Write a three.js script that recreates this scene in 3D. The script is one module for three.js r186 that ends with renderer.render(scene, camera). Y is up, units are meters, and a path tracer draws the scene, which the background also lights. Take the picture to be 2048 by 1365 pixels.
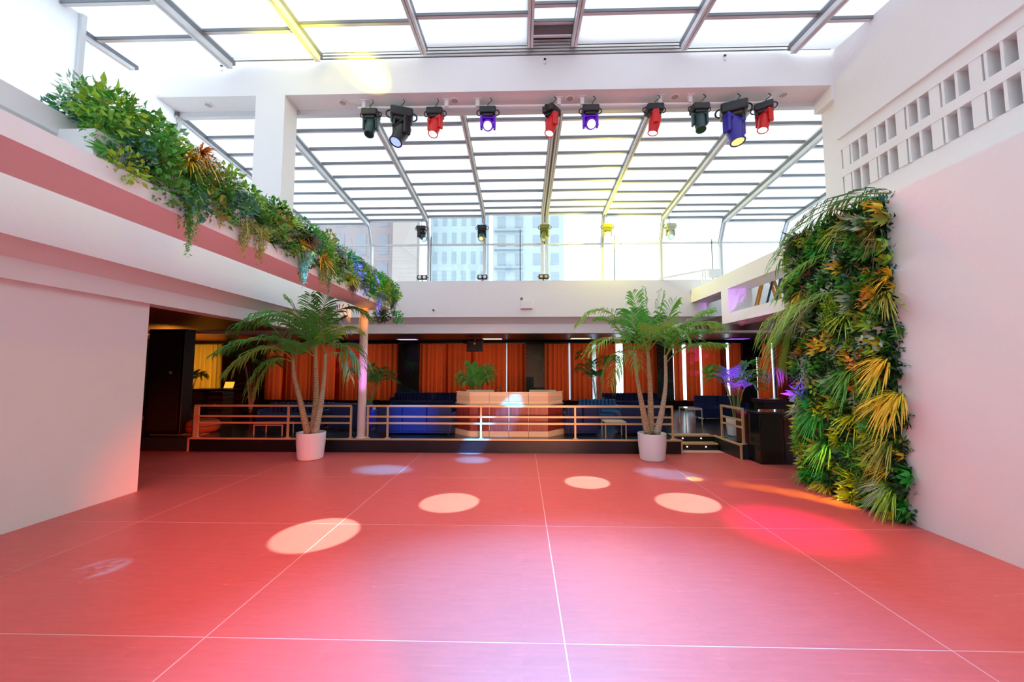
import * as THREE from 'three';
import { mergeGeometries } from 'three/addons/utils/BufferGeometryUtils.js';
import { RoundedBoxGeometry } from 'three/addons/geometries/RoundedBoxGeometry.js';
import { RectAreaLightUniformsLib } from 'three/addons/lights/RectAreaLightUniformsLib.js';
RectAreaLightUniformsLib.init();

/* ---------- camera, sky, exposure ---------- */
const scene = new THREE.Scene();
const V = (x, y, z) => new THREE.Vector3(x, y, z);
const camera = new THREE.PerspectiveCamera(2 * Math.atan(682.5 / 775) * 180 / Math.PI, 2048 / 1365, 0.05, 400);
camera.position.set(0, 2.4, 0);
camera.rotation.order = 'YXZ';
camera.rotation.set(THREE.MathUtils.degToRad(4.096), THREE.MathUtils.degToRad(1.4745), 0);
scene.background = new THREE.Color().setRGB(1.62, 1.86, 2.05);           // bright even overcast
const renderer = new THREE.WebGLRenderer({ antialias: true });
renderer.toneMapping = THREE.LinearToneMapping;
renderer.toneMappingExposure = 1.58;
renderer.shadowMap.enabled = true;

/* ---------- helpers ---------- */
let seedState = 12345;
const reseed = (s) => { seedState = s | 0; };
const rnd = () => { seedState = (seedState + 0x6d2b79f5) | 0; let t = Math.imul(seedState ^ (seedState >>> 15), 1 | seedState); t = (t + Math.imul(t ^ (t >>> 7), 61 | t)) ^ t; return ((t ^ (t >>> 14)) >>> 0) / 4294967296; };
const rr = (a, b) => a + (b - a) * rnd();
const taken = new Map();
const numbered = (n) => { const k = taken.get(n) ?? 0; taken.set(n, k + 1); return k ? n + '_' + String(k).padStart(3, '0') : n; };
const shadow = (o) => { o.castShadow = true; o.receiveShadow = true; return o; };
function part(name, geo, mat, parent) { const m = shadow(new THREE.Mesh(geo, mat)); m.name = name; parent.add(m); return m; }
function tag(o, label, category, group) { o.userData.label = label; o.userData.category = category; if (group) o.userData.group = group; return o; }
function thing(name, label, category, pos = [0, 0, 0], group) { const g = new THREE.Group(); g.name = numbered(name); g.position.set(...pos); scene.add(g); return tag(g, label, category, group); }
function solo(name, geo, mat, label, category, group) { const m = shadow(new THREE.Mesh(geo, mat)); m.name = numbered(name); scene.add(m); return tag(m, label, category, group); }
function struct(name, label) { const g = new THREE.Group(); g.name = name; g.userData = { kind: 'structure', label }; scene.add(g); return g; }
function structMesh(name, geo, mat, label) { const m = shadow(new THREE.Mesh(geo, mat)); m.name = name; m.userData = { kind: 'structure', label }; scene.add(m); return m; }
const merge = (list) => mergeGeometries(list.map((g) => { const h = g.index ? g.toNonIndexed() : g; for (const k of Object.keys(h.attributes)) if (!['position', 'normal', 'uv'].includes(k)) h.deleteAttribute(k); return h; }));
// box between corners with uv in metres
function bb(x0, x1, y0, y1, z0, z1) {
  const g = new THREE.BoxGeometry(Math.abs(x1 - x0), Math.abs(y1 - y0), Math.abs(z1 - z0));
  g.translate((x0 + x1) / 2, (y0 + y1) / 2, (z0 + z1) / 2);
  const p = g.attributes.position, n = g.attributes.normal, u = g.attributes.uv;
  for (let i = 0; i < p.count; i++) {
    const ax = Math.abs(n.getX(i)), ay = Math.abs(n.getY(i));
    if (ax > 0.5) u.setXY(i, p.getZ(i), p.getY(i)); else if (ay > 0.5) u.setXY(i, p.getX(i), p.getZ(i)); else u.setXY(i, p.getX(i), p.getY(i));
  }
  return g;
}
const rb = (w, h, d, r = 0.02, x = 0, y = 0, z = 0) => new RoundedBoxGeometry(w, h, d, 2, Math.min(r, w / 2.1, h / 2.1, d / 2.1)).translate(x, y, z);
const cyl = (r0, r1, h, seg = 16) => new THREE.CylinderGeometry(r0, r1, h, seg);
// bar of rectangular section between two points
function bar(a, b, w, h) {
  const d = b.clone().sub(a), L = d.length(); d.normalize();
  const g = new THREE.BoxGeometry(w, h, L);
  const up = Math.abs(d.y) > 0.99 ? V(0, 0, 1) : V(0, 1, 0), x = up.clone().cross(d).normalize(), y = d.clone().cross(x);
  const m = new THREE.Matrix4().makeBasis(x, y, d); m.setPosition(a.clone().add(b).multiplyScalar(0.5));
  return g.applyMatrix4(m);
}
// tube along points with a radius at each point
function tube(pts, radii, seg = 8) {
  const pos = [], idx = [], uv = []; let len = 0, ref = null;
  pts.forEach((p, i) => {
    const a = pts[Math.max(0, i - 1)], b = pts[Math.min(pts.length - 1, i + 1)], t = b.clone().sub(a).normalize();
    if (!ref) ref = Math.abs(t.y) > 0.9 ? V(1, 0, 0) : V(0, 1, 0);
    const x = ref.clone().sub(t.clone().multiplyScalar(ref.dot(t))).normalize(), y = t.clone().cross(x); ref = x;
    if (i) len += p.distanceTo(pts[i - 1]);
    const r = Array.isArray(radii) ? radii[i] : radii;
    for (let k = 0; k <= seg; k++) { const an = k / seg * Math.PI * 2, q = p.clone().addScaledVector(x, Math.cos(an) * r).addScaledVector(y, Math.sin(an) * r); pos.push(q.x, q.y, q.z); uv.push(k / seg, len); }
  });
  for (let i = 0; i < pts.length - 1; i++) for (let k = 0; k < seg; k++) { const a = i * (seg + 1) + k, b = a + seg + 1; idx.push(a, a + 1, b, b, a + 1, b + 1); }
  for (const [row, flip] of [[0, 0], [pts.length - 1, 1]]) { const c = pos.length / 3, p = pts[row]; pos.push(p.x, p.y, p.z); uv.push(0, 0); for (let k = 0; k < seg; k++) { const a = row * (seg + 1) + k; flip ? idx.push(c, a, a + 1) : idx.push(c, a + 1, a); } }
  const g = new THREE.BufferGeometry(); g.setAttribute('position', new THREE.Float32BufferAttribute(pos, 3)); g.setAttribute('uv', new THREE.Float32BufferAttribute(uv, 2)); g.setIndex(idx); g.computeVertexNormals(); return g;
}
// profile of [u, v] points swept along an axis: 'x' -> (z, y), 'z' -> (x, y)
function prism(profile, axis, a, b) {
  const sh = new THREE.Shape(profile.map(([u, v]) => new THREE.Vector2(u, v))), g = new THREE.ExtrudeGeometry(sh, { depth: b - a, bevelEnabled: false });
  if (axis === 'z') return g.translate(0, 0, a);
  const q = g.attributes.position, n = g.attributes.normal; for (const t of [q, n]) for (let i = 0; i < t.count; i++) { const u = t.getX(i), w = t.getZ(i); t.setX(i, w); t.setZ(i, u); }
  q.needsUpdate = true; const ix = g.index; g.translate(a, 0, 0);
  const h = g.index ? g.toNonIndexed() : g, P = h.attributes.position; for (let i = 0; i < P.count; i += 3) { const x = [P.getX(i + 1), P.getY(i + 1), P.getZ(i + 1)]; P.setXYZ(i + 1, P.getX(i + 2), P.getY(i + 2), P.getZ(i + 2)); P.setXYZ(i + 2, ...x); }
  h.computeVertexNormals(); return h;
}
const lathe = (prof, seg = 32) => new THREE.LatheGeometry(prof.map(([r, y]) => new THREE.Vector2(r, y)), seg);
function soup(pos, idx, uv) { const g = new THREE.BufferGeometry(); g.setAttribute('position', new THREE.Float32BufferAttribute(pos, 3)); g.setAttribute('uv', new THREE.Float32BufferAttribute(uv ?? new Float32Array(pos.length / 3 * 2), 2)); g.setIndex(idx); g.computeVertexNormals(); return g; }

/* ---------- textures ---------- */
const N = 512, lattice = (() => { reseed(7); const a = new Float32Array(64 * 64); for (let i = 0; i < a.length; i++) a[i] = rnd(); return a; })();
const vnoise = (x, y, p) => { const xi = Math.floor(x), yi = Math.floor(y), fx = x - xi, fy = y - yi, s = (t) => t * t * (3 - 2 * t), at = (i, j) => lattice[(((j % p) + p) % p) * 64 + (((i % p) + p) % p)]; const u = s(fx), v = s(fy); return (at(xi, yi) * (1 - u) + at(xi + 1, yi) * u) * (1 - v) + (at(xi, yi + 1) * (1 - u) + at(xi + 1, yi + 1) * u) * v; };
function tex(w, h, f, srgb) {
  const d = new Uint8Array(w * h * 4);
  for (let y = 0; y < h; y++) for (let x = 0; x < w; x++) { const c = f(x / w, y / h), o = (y * w + x) * 4; for (let k = 0; k < 3; k++) d[o + k] = Math.max(0, Math.min(255, (Array.isArray(c) ? c[k] : c) * 255)); d[o + 3] = 255; }
  const t = new THREE.DataTexture(d, w, h); t.wrapS = t.wrapT = THREE.RepeatWrapping; t.magFilter = THREE.LinearFilter; t.minFilter = THREE.LinearMipmapLinearFilter; t.generateMipmaps = true; if (srgb) t.colorSpace = THREE.SRGBColorSpace; t.needsUpdate = true; return t;
}
const rep = (t, u, v) => { const c = t.clone(); c.repeat.set(u, v); c.needsUpdate = true; return c; };
reseed(3);
const grainTex = tex(N, N, (u, v) => { const a = vnoise(u * 8, v * 60, 60) * 0.5 + vnoise(u * 32, v * 60, 60) * 0.3 + rnd() * 0.35; const scratch = vnoise(u * 5 + 3, v * 62, 62) > 0.93 ? 0.1 : 0; return 0.87 + 0.07 * (a - 0.5) + scratch * 0.6; }, true);
const bumpTex = tex(N, N, (u, v) => vnoise(u * 20, v * 60, 60) * 0.6 + rnd() * 0.4);
const plasterTex = tex(N, N, (u, v) => vnoise(u * 12, v * 12, 12) * 0.5 + vnoise(u * 48, v * 48, 48) * 0.3 + rnd() * 0.2);
const woodTex = tex(N, N, (u, v) => { const w = vnoise(u * 40, v * 3, 40) * 0.6 + vnoise(u * 60, v * 8, 60) * 0.4; return 0.62 + 0.38 * w; }, true);
const fabricTex = tex(256, 256, (u, v) => 0.8 + 0.2 * (Math.sin(u * 400) * Math.sin(v * 400)) * rnd(), true);
const barkTex = tex(128, 256, (u, v) => { const ring = (v * 8) % 1; return 0.72 + (ring < 0.12 ? -0.22 : 0) + 0.28 * vnoise(u * 16, v * 40, 40); }, true);

/* ---------- materials ---------- */
const lin = (r, g, b) => new THREE.Color().setRGB(r, g, b);
const M = (c, o = {}) => new THREE.MeshPhysicalMaterial({ color: c, roughness: 0.6, ...o });
const white = M(lin(0.92, 0.905, 0.9), { roughness: 0.65, bumpMap: plasterTex, bumpScale: 0.002 });
const whitePaint = M(lin(0.92, 0.91, 0.9), { roughness: 0.4 });
const alu = M(lin(0.72, 0.73, 0.74), { roughness: 0.42, metalness: 0.2 });
const aluDark = M(lin(0.2, 0.21, 0.23), { roughness: 0.5, metalness: 0.4 });
const frost = M(lin(0.95, 0.97, 0.99), { roughness: 1, transmission: 0.62, thickness: 0, specularIntensity: 0.4 });
const clearGlass = M(lin(0.95, 0.98, 1.0), { roughness: 0, transmission: 1, thickness: 0, ior: 1.45 });
const floorMat = M(lin(0.95, 0.17, 0.155), { roughness: 0.42, map: rep(grainTex, 0.6, 0.6), bumpMap: rep(bumpTex, 0.6, 0.6), bumpScale: 0.0012, ior: 1.5 });
const seamMat = M(lin(0.86, 0.5, 0.47), { roughness: 0.5 });
const stageFace = M(lin(0.006, 0.007, 0.014), { roughness: 0.35, bumpMap: plasterTex, bumpScale: 0.001 });
const stageDeck = M(lin(0.02, 0.035, 0.05), { roughness: 0.22 });
const gold = M(lin(0.75, 0.5, 0.26), { roughness: 0.42, metalness: 0.35 });
const goldTrim = M(lin(0.72, 0.47, 0.25), { roughness: 0.45, metalness: 0.3 });
const black = M(lin(0.008, 0.008, 0.01), { roughness: 0.4 });
const blackGloss = M(lin(0.006, 0.006, 0.008), { roughness: 0.14 });
const blackMatte = M(lin(0.012, 0.011, 0.012), { roughness: 0.85 });
const darkCeil = M(lin(0.05, 0.028, 0.022), { roughness: 0.35 });
const navy = M(lin(0.012, 0.03, 0.16), { roughness: 0.6, map: rep(fabricTex, 2, 2), sheen: 0.3, sheenColor: lin(0.1, 0.2, 0.5) });
const navyTuft = M(lin(0.02, 0.09, 0.24), { roughness: 0.45 });
const redWood = M(lin(0.42, 0.05, 0.04), { roughness: 0.35, map: rep(woodTex, 0.6, 0.4) });
const cream = M(lin(0.82, 0.58, 0.36), { roughness: 0.55 });
const curtainRed = M(lin(0.8, 0.085, 0.015), { roughness: 1, transmission: 0.45, thickness: 0, specularIntensity: 0.2, map: rep(fabricTex, 3, 3) });
const curtainGold = M(lin(1.0, 0.3, 0.012), { roughness: 1, transmission: 0.85, thickness: 0, specularIntensity: 0.2, map: rep(fabricTex, 3, 3) });
const potWhite = M(lin(0.86, 0.85, 0.87), { roughness: 0.35, clearcoat: 0.4, clearcoatRoughness: 0.25 });
const soil = M(lin(0.035, 0.022, 0.015), { roughness: 0.95 });
const bark = M(lin(0.66, 0.47, 0.25), { roughness: 0.8, map: rep(barkTex, 1, 2) });
const barkGrey = M(lin(0.68, 0.56, 0.38), { roughness: 0.8, map: rep(barkTex, 1, 2) });
const stalk = M(lin(0.3, 0.36, 0.08), { roughness: 0.5 });
const leafM = [[0.08, 0.4, 0.05], [0.16, 0.46, 0.04], [0.03, 0.17, 0.04], [0.3, 0.52, 0.07]].map((c) => M(lin(...c), { roughness: 0.9, transmission: 0.35, thickness: 0, side: THREE.DoubleSide }));

/* ================= STRUCTURE ================= */
// floor of large vinyl sheets with pale welded seams
{
  const floor = struct('floor', 'glossy coral pink vinyl dance floor in large sheets with pale seams');
  part('seam_bed', bb(-18, 14, -0.06, -0.0015, -20.4, 4.2), seamMat, floor);
  const xs = [-18, -15.63, -12.43, -9.23, -6.03, -2.84, 0.37, 3.66, 6.86, 10.06, 14], zs = [-11.45, -8.75, -6.12, -3.58, -0.98, 1.62, 4.2], g = 0.006;
  for (let i = 0; i < xs.length - 1; i++) for (let j = 0; j < zs.length - 1; j++) part('floor_sheet', bb(xs[i] + g, xs[i + 1] - g, -0.004, 0, zs[j] + g, zs[j + 1] - g), floorMat, floor);
}
// raised lounge platform with gold nosing, steps
const PF = -11.25, PT = 0.38;
{
  const p = struct('floor_platform', 'dark raised lounge platform edged in gold');
  part('deck', merge([bb(-18, 4.5, 0.02, PT, -20.3, PF - 0.01), bb(4.5, 5.82, 0.02, PT, -20.3, -12.1), bb(5.82, 14, 0.02, PT, -20.3, -10.6)]), stageDeck, p);
  part('fascia_board', bb(-9.7, 4.5, 0, PT - 0.03, PF - 0.01, PF + 0.02), stageFace, p);
  part('fascia_board', bb(5.8, 5.83, 0, PT - 0.03, -11.9, -10.6), stageFace, p);
  part('nosing', bb(-9.75, 4.52, PT - 0.03, PT + 0.012, PF - 0.03, PF + 0.035), goldTrim, p);
  part('nosing', bb(5.785, 5.86, PT - 0.03, PT + 0.012, -12.1, -10.6), goldTrim, p);
  part('edge_strip', bb(-9.75, -9.7, 0, PT, PF - 0.01, PF + 0.035), goldTrim, p);
  part('edge_strip', bb(4.48, 4.52, 0, PT, PF - 0.01, PF + 0.035), goldTrim, p);
  part('edge_strip', bb(5.785, 5.83, 0, PT, -10.63, -10.59), goldTrim, p);
  // socket boxes and vent slots in the fascia
  for (const x of [-2.7, -0.1, 3.1, -7.6]) part('socket_plate', rb(0.11, 0.1, 0.02, 0.005, x, 0.26, PF + 0.025), black, p);
  part('vent_grille', rb(0.85, 0.1, 0.016, 0.005, 0.28, 0.1, PF + 0.022), black, p);
}
function steps(name, label, x0, x1, zTop, run) {
  const p = struct(name, label);
  for (let k = 0; k < 2; k++) {
    const y = PT - 0.19 * k - 0.0, z = zTop + run * k;
    part('riser', bb(x0, x1, 0.005, y - 0.03, z - 0.3, z - 0.012), stageFace, p);
    part('nosing', bb(x0, x1, y - 0.03, y + 0.008, z - 0.32, z + 0.015), goldTrim, p);
    for (const f of [0.28, 0.72]) part('step_light', cyl(0.022, 0.022, 0.012, 16).rotateX(Math.PI / 2).translate(x0 + (x1 - x0) * f, y - 0.09, z - 0.006), M(lin(0.9, 0.85, 0.8), { emissive: lin(0.9, 0.85, 0.75), emissiveIntensity: 1.2 }), p);
  }
}
steps('floor_steps_right', 'two dark steps with gold nosings and small step lights', 4.53, 5.78, -12.08, 0.3);
steps('floor_steps_left', 'dark gold-edged steps at the end of the platform', -11.4, -9.78, -11.75, 0.3);

// overhead cross beam and columns
{
  structMesh('trim_1', bb(-8.3, 10.1, 8.42, 9.22, -8.5, -8.0), white, 'deep white cross beam carrying the stage lights');
  structMesh('wall_column_left', bb(-5.86, -5.21, 4.9, 8.42, -8.47, -8.0), white, 'square white column rising behind the planted canopy');
  const c = struct('wall_column_right', 'white column with stepped capital beside the green wall');
  part('shaft', bb(6.72, 7.6, 0, 8.1, -8.48, -8.02), white, c);
  part('capital', bb(6.58, 7.6, 8.1, 8.42, -8.5, -8.0), white, c);
  // right wall with recessed cells
  const w = struct('wall_right', 'white side wall with rows of recessed cells above the green wall');
  part('upper_wall', bb(6.62, 7.0, 7.2, 9.6, -8.0, 4.2), white, w);
  part('lower_wall', bb(6.72, 7.0, 5.0, 5.95, -8.0, 4.2), white, w);
  part('cell_band', bb(6.68, 7.0, 6.38, 6.55, -8.0, 4.2), white, w);
  part('cell_band', bb(6.68, 7.0, 6.96, 7.2, -8.0, 4.2), white, w);
  part('cell_back', bb(6.98, 7.1, 5.9, 7.0, -8.0, 4.2), white, w);
  for (let z = -7.95, k = 0; z < 4; z += 0.19, k++) { part('cell_divider', bb(6.69, 7.0, 5.95, 6.96, z, z + (k % 3 ? 0.04 : 0.16)), white, w); }
  part('wall_socket', rb(0.12, 0.1, 0.02, 0.005, 6.97, 8.19, -7.99), black, w);
}
// balcony wall across the back, its soffit and the lower strip, lounge ceilings
{
  const b = struct('wall_back', 'white balcony wall above the lounge');
  part('parapet', bb(-7.2, 14, 4.28, 5.62, -14.22, -14.0), white, b);
  part('soffit', prism([[-14.06, 4.285], [-14.35, 4.06], [-14.35, 3.72], [-14.7, 3.72], [-14.7, 4.5], [-14.06, 4.5]], 'x', -18, 14), white, b);
  const l = struct('wall_left', 'white balcony wall along the left side');
  part('parapet', bb(-7.42, -7.2, 4.28, 5.62, -14.2, 4.2), white, l);
  part('soffit', prism([[-7.26, 4.285], [-7.26, 4.5], [-7.9, 4.5], [-7.9, 3.71], [-7.48, 3.71], [-7.48, 4.03]], 'z', -14.6, 4.2), white, l);
  structMesh('wall_left_end', bb(-18.3, -18.0, 0, 4.5, -20.4, 4.2), blackMatte, 'dark end wall of the left lounge');
  const c = struct('ceiling_lounge', 'dark low ceiling over the lounge');
  part('ceiling_board', bb(-12.0, 14.3, 3.84, 4.2, -20.6, -14.7), darkCeil, c);
  for (let x = -18.3; x < -8.1; x += 0.42) part('ceiling_plank', bb(x, x + 0.41, 3.84, 4.1, x > -12.2 ? -14.7 : -20.6, 4.2), M(lin(0.3, 0.1, 0.045), { roughness: 0.4, map: rep(woodTex, 0.5, 0.2) }), c);
  structMesh('wall_front', bb(-18.3, 14.3, -0.05, 4.4, 4.2, 4.4), white, 'plain white wall behind the dance floor');
  const fg = struct('window_20', 'added unseen frosted glazing above the wall behind the dance floor, brightening the room');  // unseen glazing, added behind the camera to let in more daylight
  for (let x = -8.4; x < 7.6; x += 2) { part('pane', bb(x + 0.04, x + 1.96, 4.4, 8.9, 4.28, 4.3), frost, fg); part('mullion', bb(x - 0.04, x + 0.04, 4.4, 8.9, 4.22, 4.36), alu, fg); }
  structMesh('added_wall_left_near', bb(-7.85, -7.55, 0, 3.8, -7.6, 4.2), white, 'added white wall closing the lounge beside the dance floor, bouncing light');  // side wall added in plain white to bounce light into the room
  structMesh('wall_right_near', bb(6.02, 6.75, 0, 5.25, -6.4, 4.2), white, 'white wall beside the green wall');
  structMesh('wall_right_end', bb(14, 14.3, 0, 4.5, -20.6, 4.4), blackMatte, 'dark end wall of the lounge');
}
// right balcony: thick white frame with an opening
{
  const r = struct('wall_right_balcony', 'thick white balcony frame with a long opening over the right side');
  part('upper_beam', bb(6.1, 6.8, 4.77, 5.24, -14.0, -6.3), white, r);
  part('lower_beam', bb(6.1, 6.8, 3.75, 4.04, -11.5, -6.3), white, r);
  part('jamb', bb(6.1, 6.8, 3.75, 4.77, -11.9, -11.5), white, r);
  part('jamb', bb(6.1, 6.8, 3.75, 4.77, -8.3, -6.3), white, r);
  part('balcony_deck', bb(6.15, 14, 3.765, 4.03, -14.0, -6.3), darkCeil, r);
  part('deck_edge', bb(6.75, 7.1, 4.03, 4.06, -11.5, -8.3), white, r);
}
// left canopy slab (white lip, pale soffit) that carries the planting, and its column
{
  const c = struct('trim_2', 'white canopy slab along the left carrying the planting');
  part('lip', bb(-4.15, -4.05, 4.22, 4.42, -11.75, 3.9), white, c);
  part('slab', bb(-4.83, -4.15, 4.22, 4.36, -11.75, 3.9), white, c);
  part('lip', bb(-4.83, -4.05, 4.22, 4.42, -11.85, -11.75), white, c);
  part('deck', bb(-5.95, -4.5, 4.68, 4.9, -11.6, 3.9), white, c);
  part('inner_curb', bb(-4.83, -4.73, 4.36, 4.7, -11.75, 3.9), white, c);
  const col = struct('wall_column_canopy', 'round pale column under the end of the planted canopy');
  const pinkish = M(lin(0.8, 0.62, 0.55), { roughness: 0.4 });
  part('shaft', cyl(0.115, 0.115, 3.8, 28).translate(-4.68, PT + 1.92, -11.32), pinkish, col);
  part('collar', lathe([[0.115, 0], [0.15, 0], [0.15, 0.03], [0.12, 0.05], [0.115, 0.05]], 28).translate(-4.68, PT, -11.32), pinkish, col);
}

/* ---------- glazed roofs ---------- */
const FR = [-8.1, -5.85, -3.6, -1.43, 0.87, 3.08, 5.3, 7.55, 9.87], FY = [7.93, 8.07, 8.2, 8.29, 8.29, 8.2, 8.07, 7.93];
const FZ = [-8.5, -9.35, -10.06, -10.72, -11.4, -12.08, -12.72, -13.38, -13.87, -14.3], SL = 0.08, KZ = -14.3, GZ = -14.7, GY = 7.2;
{
  const roof = struct('ceiling_far', 'stepped skylight of frosted panels on aluminium rafters beyond the beam');
  const yAt = (b, z) => FY[b] + SL * (z - KZ);
  for (let b = 0; b < 8; b++) {
    const x0 = FR[b] + 0.05, x1 = FR[b + 1] - 0.05;
    for (let k = 0; k < FZ.length - 1; k++) {
      const za = FZ[k], zb = FZ[k + 1];
      const g = new THREE.BoxGeometry(x1 - x0, 0.02, Math.hypot(za - zb, SL * (za - zb)) - 0.01);
      g.rotateX(-Math.atan(SL)).translate((x0 + x1) / 2, (yAt(b, za) + yAt(b, zb)) / 2 + 0.03, (za + zb) / 2);
      part('roof_panel', g, frost, roof);
      const y = yAt(b, zb);
      part('purlin', merge([bb(x0, x1, y - 0.035, y + 0.03, zb - 0.05, zb + 0.01), bb(x0, x1, y - 0.03, y + 0.03, zb + 0.012, zb + 0.028)]), alu, roof);
      part('gasket', bb(x0, x1, y - 0.036, y + 0.02, zb + 0.028, zb + 0.042), aluDark, roof);
    }
  }
  for (let i = 0; i < FR.length; i++) {
    const x = FR[i], yb = Math.max(FY[Math.max(0, i - 1)], FY[Math.min(7, i)]), y0 = Math.min(FY[Math.max(0, i - 1)], FY[Math.min(7, i)]), dh = yb - y0, ya = y0 + dh / 2, wide = i === 4;
    const top = V(x, ya + SL * (-8.45 - KZ) - 0.06, -8.45), knee = V(x, ya - 0.06, KZ), low = V(x, GY, GZ + 0.05), foot = V(x, 4.5, GZ + 0.05);
    for (const o of wide ? [-0.085, 0.085] : [0]) for (const [s, w] of [[-0.032, 0.05], [0.032, 0.05]]) {
      const sh = V(s + o, 0, 0), q = [top, knee, low, foot].map((p) => p.clone().add(sh));
      part('rafter', merge([bar(q[0], q[1], w, 0.13 + dh), bar(q[1].clone().add(V(0, 0.02, 0.02)), q[2], w, 0.13), bar(q[2], q[3], w, 0.13)]), alu, roof);
    }
    part('rafter_cap', merge([bar(top.clone().add(V(0, 0.02, 0)), knee.clone().add(V(0, 0.02, 0)), wide ? 0.3 : 0.13, 0.1), bar(knee, low.clone().add(V(0, 0, -0.03)), wide ? 0.28 : 0.12, 0.06)]), aluDark, roof);
  }
}
{
  const w = struct('window_1', 'tall clear glass wall above the balcony with the city outside');
  for (let b = 0; b < 8; b++) {
    const x0 = FR[b] + 0.05, x1 = FR[b + 1] - 0.05, dy = FY[b] - GY, L = Math.hypot(dy, KZ - GZ);
    part('pane', bb(x0, x1, 4.5, GY - 0.03, GZ - 0.006, GZ + 0.006), clearGlass, w);
    part('pane', new THREE.BoxGeometry(x1 - x0, L, 0.012).rotateX(Math.atan2(KZ - GZ, dy)).translate((x0 + x1) / 2, (FY[b] + GY) / 2, (KZ + GZ) / 2), clearGlass, w);
    part('transom', bb(x0, x1, GY - 0.03, GY + 0.03, GZ - 0.02, GZ + 0.06), alu, w);
    part('head_rail', bb(x0, x1, FY[b] - 0.07, FY[b] - 0.0, KZ - 0.06, KZ + 0.02), alu, w);
  }
  part('sill', bb(-8.1, 9.9, 5.5, 5.58, GZ - 0.03, GZ + 0.08), alu, w);
  // glazed gables at both ends
  const l = struct('window_2', 'frosted side glazing under the left edge of the skylight');
  for (let z = -14.7, k = 0; z < 4; z += 2.05, k++) {
    const z1 = Math.min(z + 2.05, 4.2), far = z < -8.4, yt = far ? FY[0] + SL * (z - KZ) + 0.1 : 9.1;
    part('pane', bb(-8.13, -8.11, 4.5, yt, z + 0.04, z1 - 0.04), frost, l);
    part('mullion', bb(-8.17, -8.05, 4.5, yt, z - 0.04, z + 0.04), alu, l);
  }
  const g = struct('window_3', 'frosted side glazing under the right edge of the skylight');
  for (let z = -14.7; z < -8.6; z += 1.55) {
    part('pane', bb(9.9, 9.92, 4.04, 7.95 + SL * (z - KZ), z + 0.04, z + 1.51), frost, g);
    part('mullion', bb(9.85, 9.96, 4.04, 7.95 + SL * (z - KZ), z - 0.04, z + 0.04), alu, g);
  }
  structMesh('wall_right_far', bb(7.6, 10.1, 3.9, 8.5, -8.5, -8.2), white, 'white cross wall beside the right column');
}
{
  const roof = struct('ceiling', 'skylight of frosted panels above the dance floor');
  const NR = [-8.5, -6.33, -4.4, -2.1, 0.19, 1.12, 3.43, 5.69, 7.9], NY = [9.02, 9.14, 9.25, 9.36, 9.5, 9.36, 9.22, 9.1], S2 = 0.1, Z0 = -7.88;
  const yAt = (b, z) => NY[b] - S2 * (z - Z0);
  for (let b = 0; b < 8; b++) {
    const x0 = NR[b] + 0.05, x1 = NR[b + 1] - 0.05; let za = Z0;
    const step = b === 4 ? 0.42 : 0.85; let zb = b === 4 ? -7.45 : -7.08;
    while (za < 4.2) {
      const g = new THREE.BoxGeometry(x1 - x0, 0.02, zb - za - 0.01).rotateX(Math.atan(S2)).translate((x0 + x1) / 2, (yAt(b, za) + yAt(b, zb)) / 2 + 0.04, (za + zb) / 2);
      part('roof_panel', g, frost, roof);
      const y = yAt(b, zb);
      part('purlin', merge([bb(x0, x1, y - 0.035, y + 0.03, zb, zb + 0.055), bb(x0, x1, y - 0.03, y + 0.03, zb - 0.02, zb - 0.004)]), alu, roof);
      part('gasket', bb(x0, x1, y - 0.037, y + 0.02, zb + 0.056, zb + 0.075), aluDark, roof);
      za = zb; zb += step;
    }
    if (b === 4) part('motor_box', bb(x0, x1, yAt(b, -7.7) - 0.13, yAt(b, -7.7) + 0.02, -7.62, -7.5), M(lin(0.2, 0.17, 0.18), { roughness: 0.7, map: grainTex }), roof);
  }
  for (let i = 0; i < NR.length; i++) {
    const x = NR[i], n0 = Math.min(NY[Math.max(0, i - 1)], NY[Math.min(7, i)]), dh = Math.max(NY[Math.max(0, i - 1)], NY[Math.min(7, i)]) - n0, y = n0 + dh / 2 - 0.05;
    for (const s of [-0.032, 0.032]) part('rafter', bar(V(x + s, y, Z0 + 0.08), V(x + s, y - S2 * (4.2 - Z0), 4.2), 0.052, 0.14 + dh), alu, roof);
    part('rafter_cap', bar(V(x, y + 0.05, Z0), V(x, y + 0.05 - S2 * (4.2 - Z0), 4.2), 0.13, 0.1), aluDark, roof);
  }
  const trackM = M(lin(0.5, 0.49, 0.48), { roughness: 0.4, metalness: 0.4 });
  // stacked sliding tracks on top of the beam
  for (let k = 0; k < 6; k++) {
    part('track', bb(-8.3, 10.1, 9.24 + k * 0.062, 9.285 + k * 0.062, -8.3, -7.985 + k * 0.012), trackM, roof);
    part('track_groove', bb(-8.3, 10.1, 9.2 + k * 0.062, 9.245 + k * 0.062, -8.3, -8.03 + k * 0.012), black, roof);
  }
  part('ridge_cap', bb(-8.3, 10.1, 9.55, 9.6, -8.6, -7.8), alu, roof);
  part('end_flashing', bb(-8.3, 10.1, 8.3, 9.6, -8.62, -8.5), alu, roof).visible = true;
}

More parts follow.
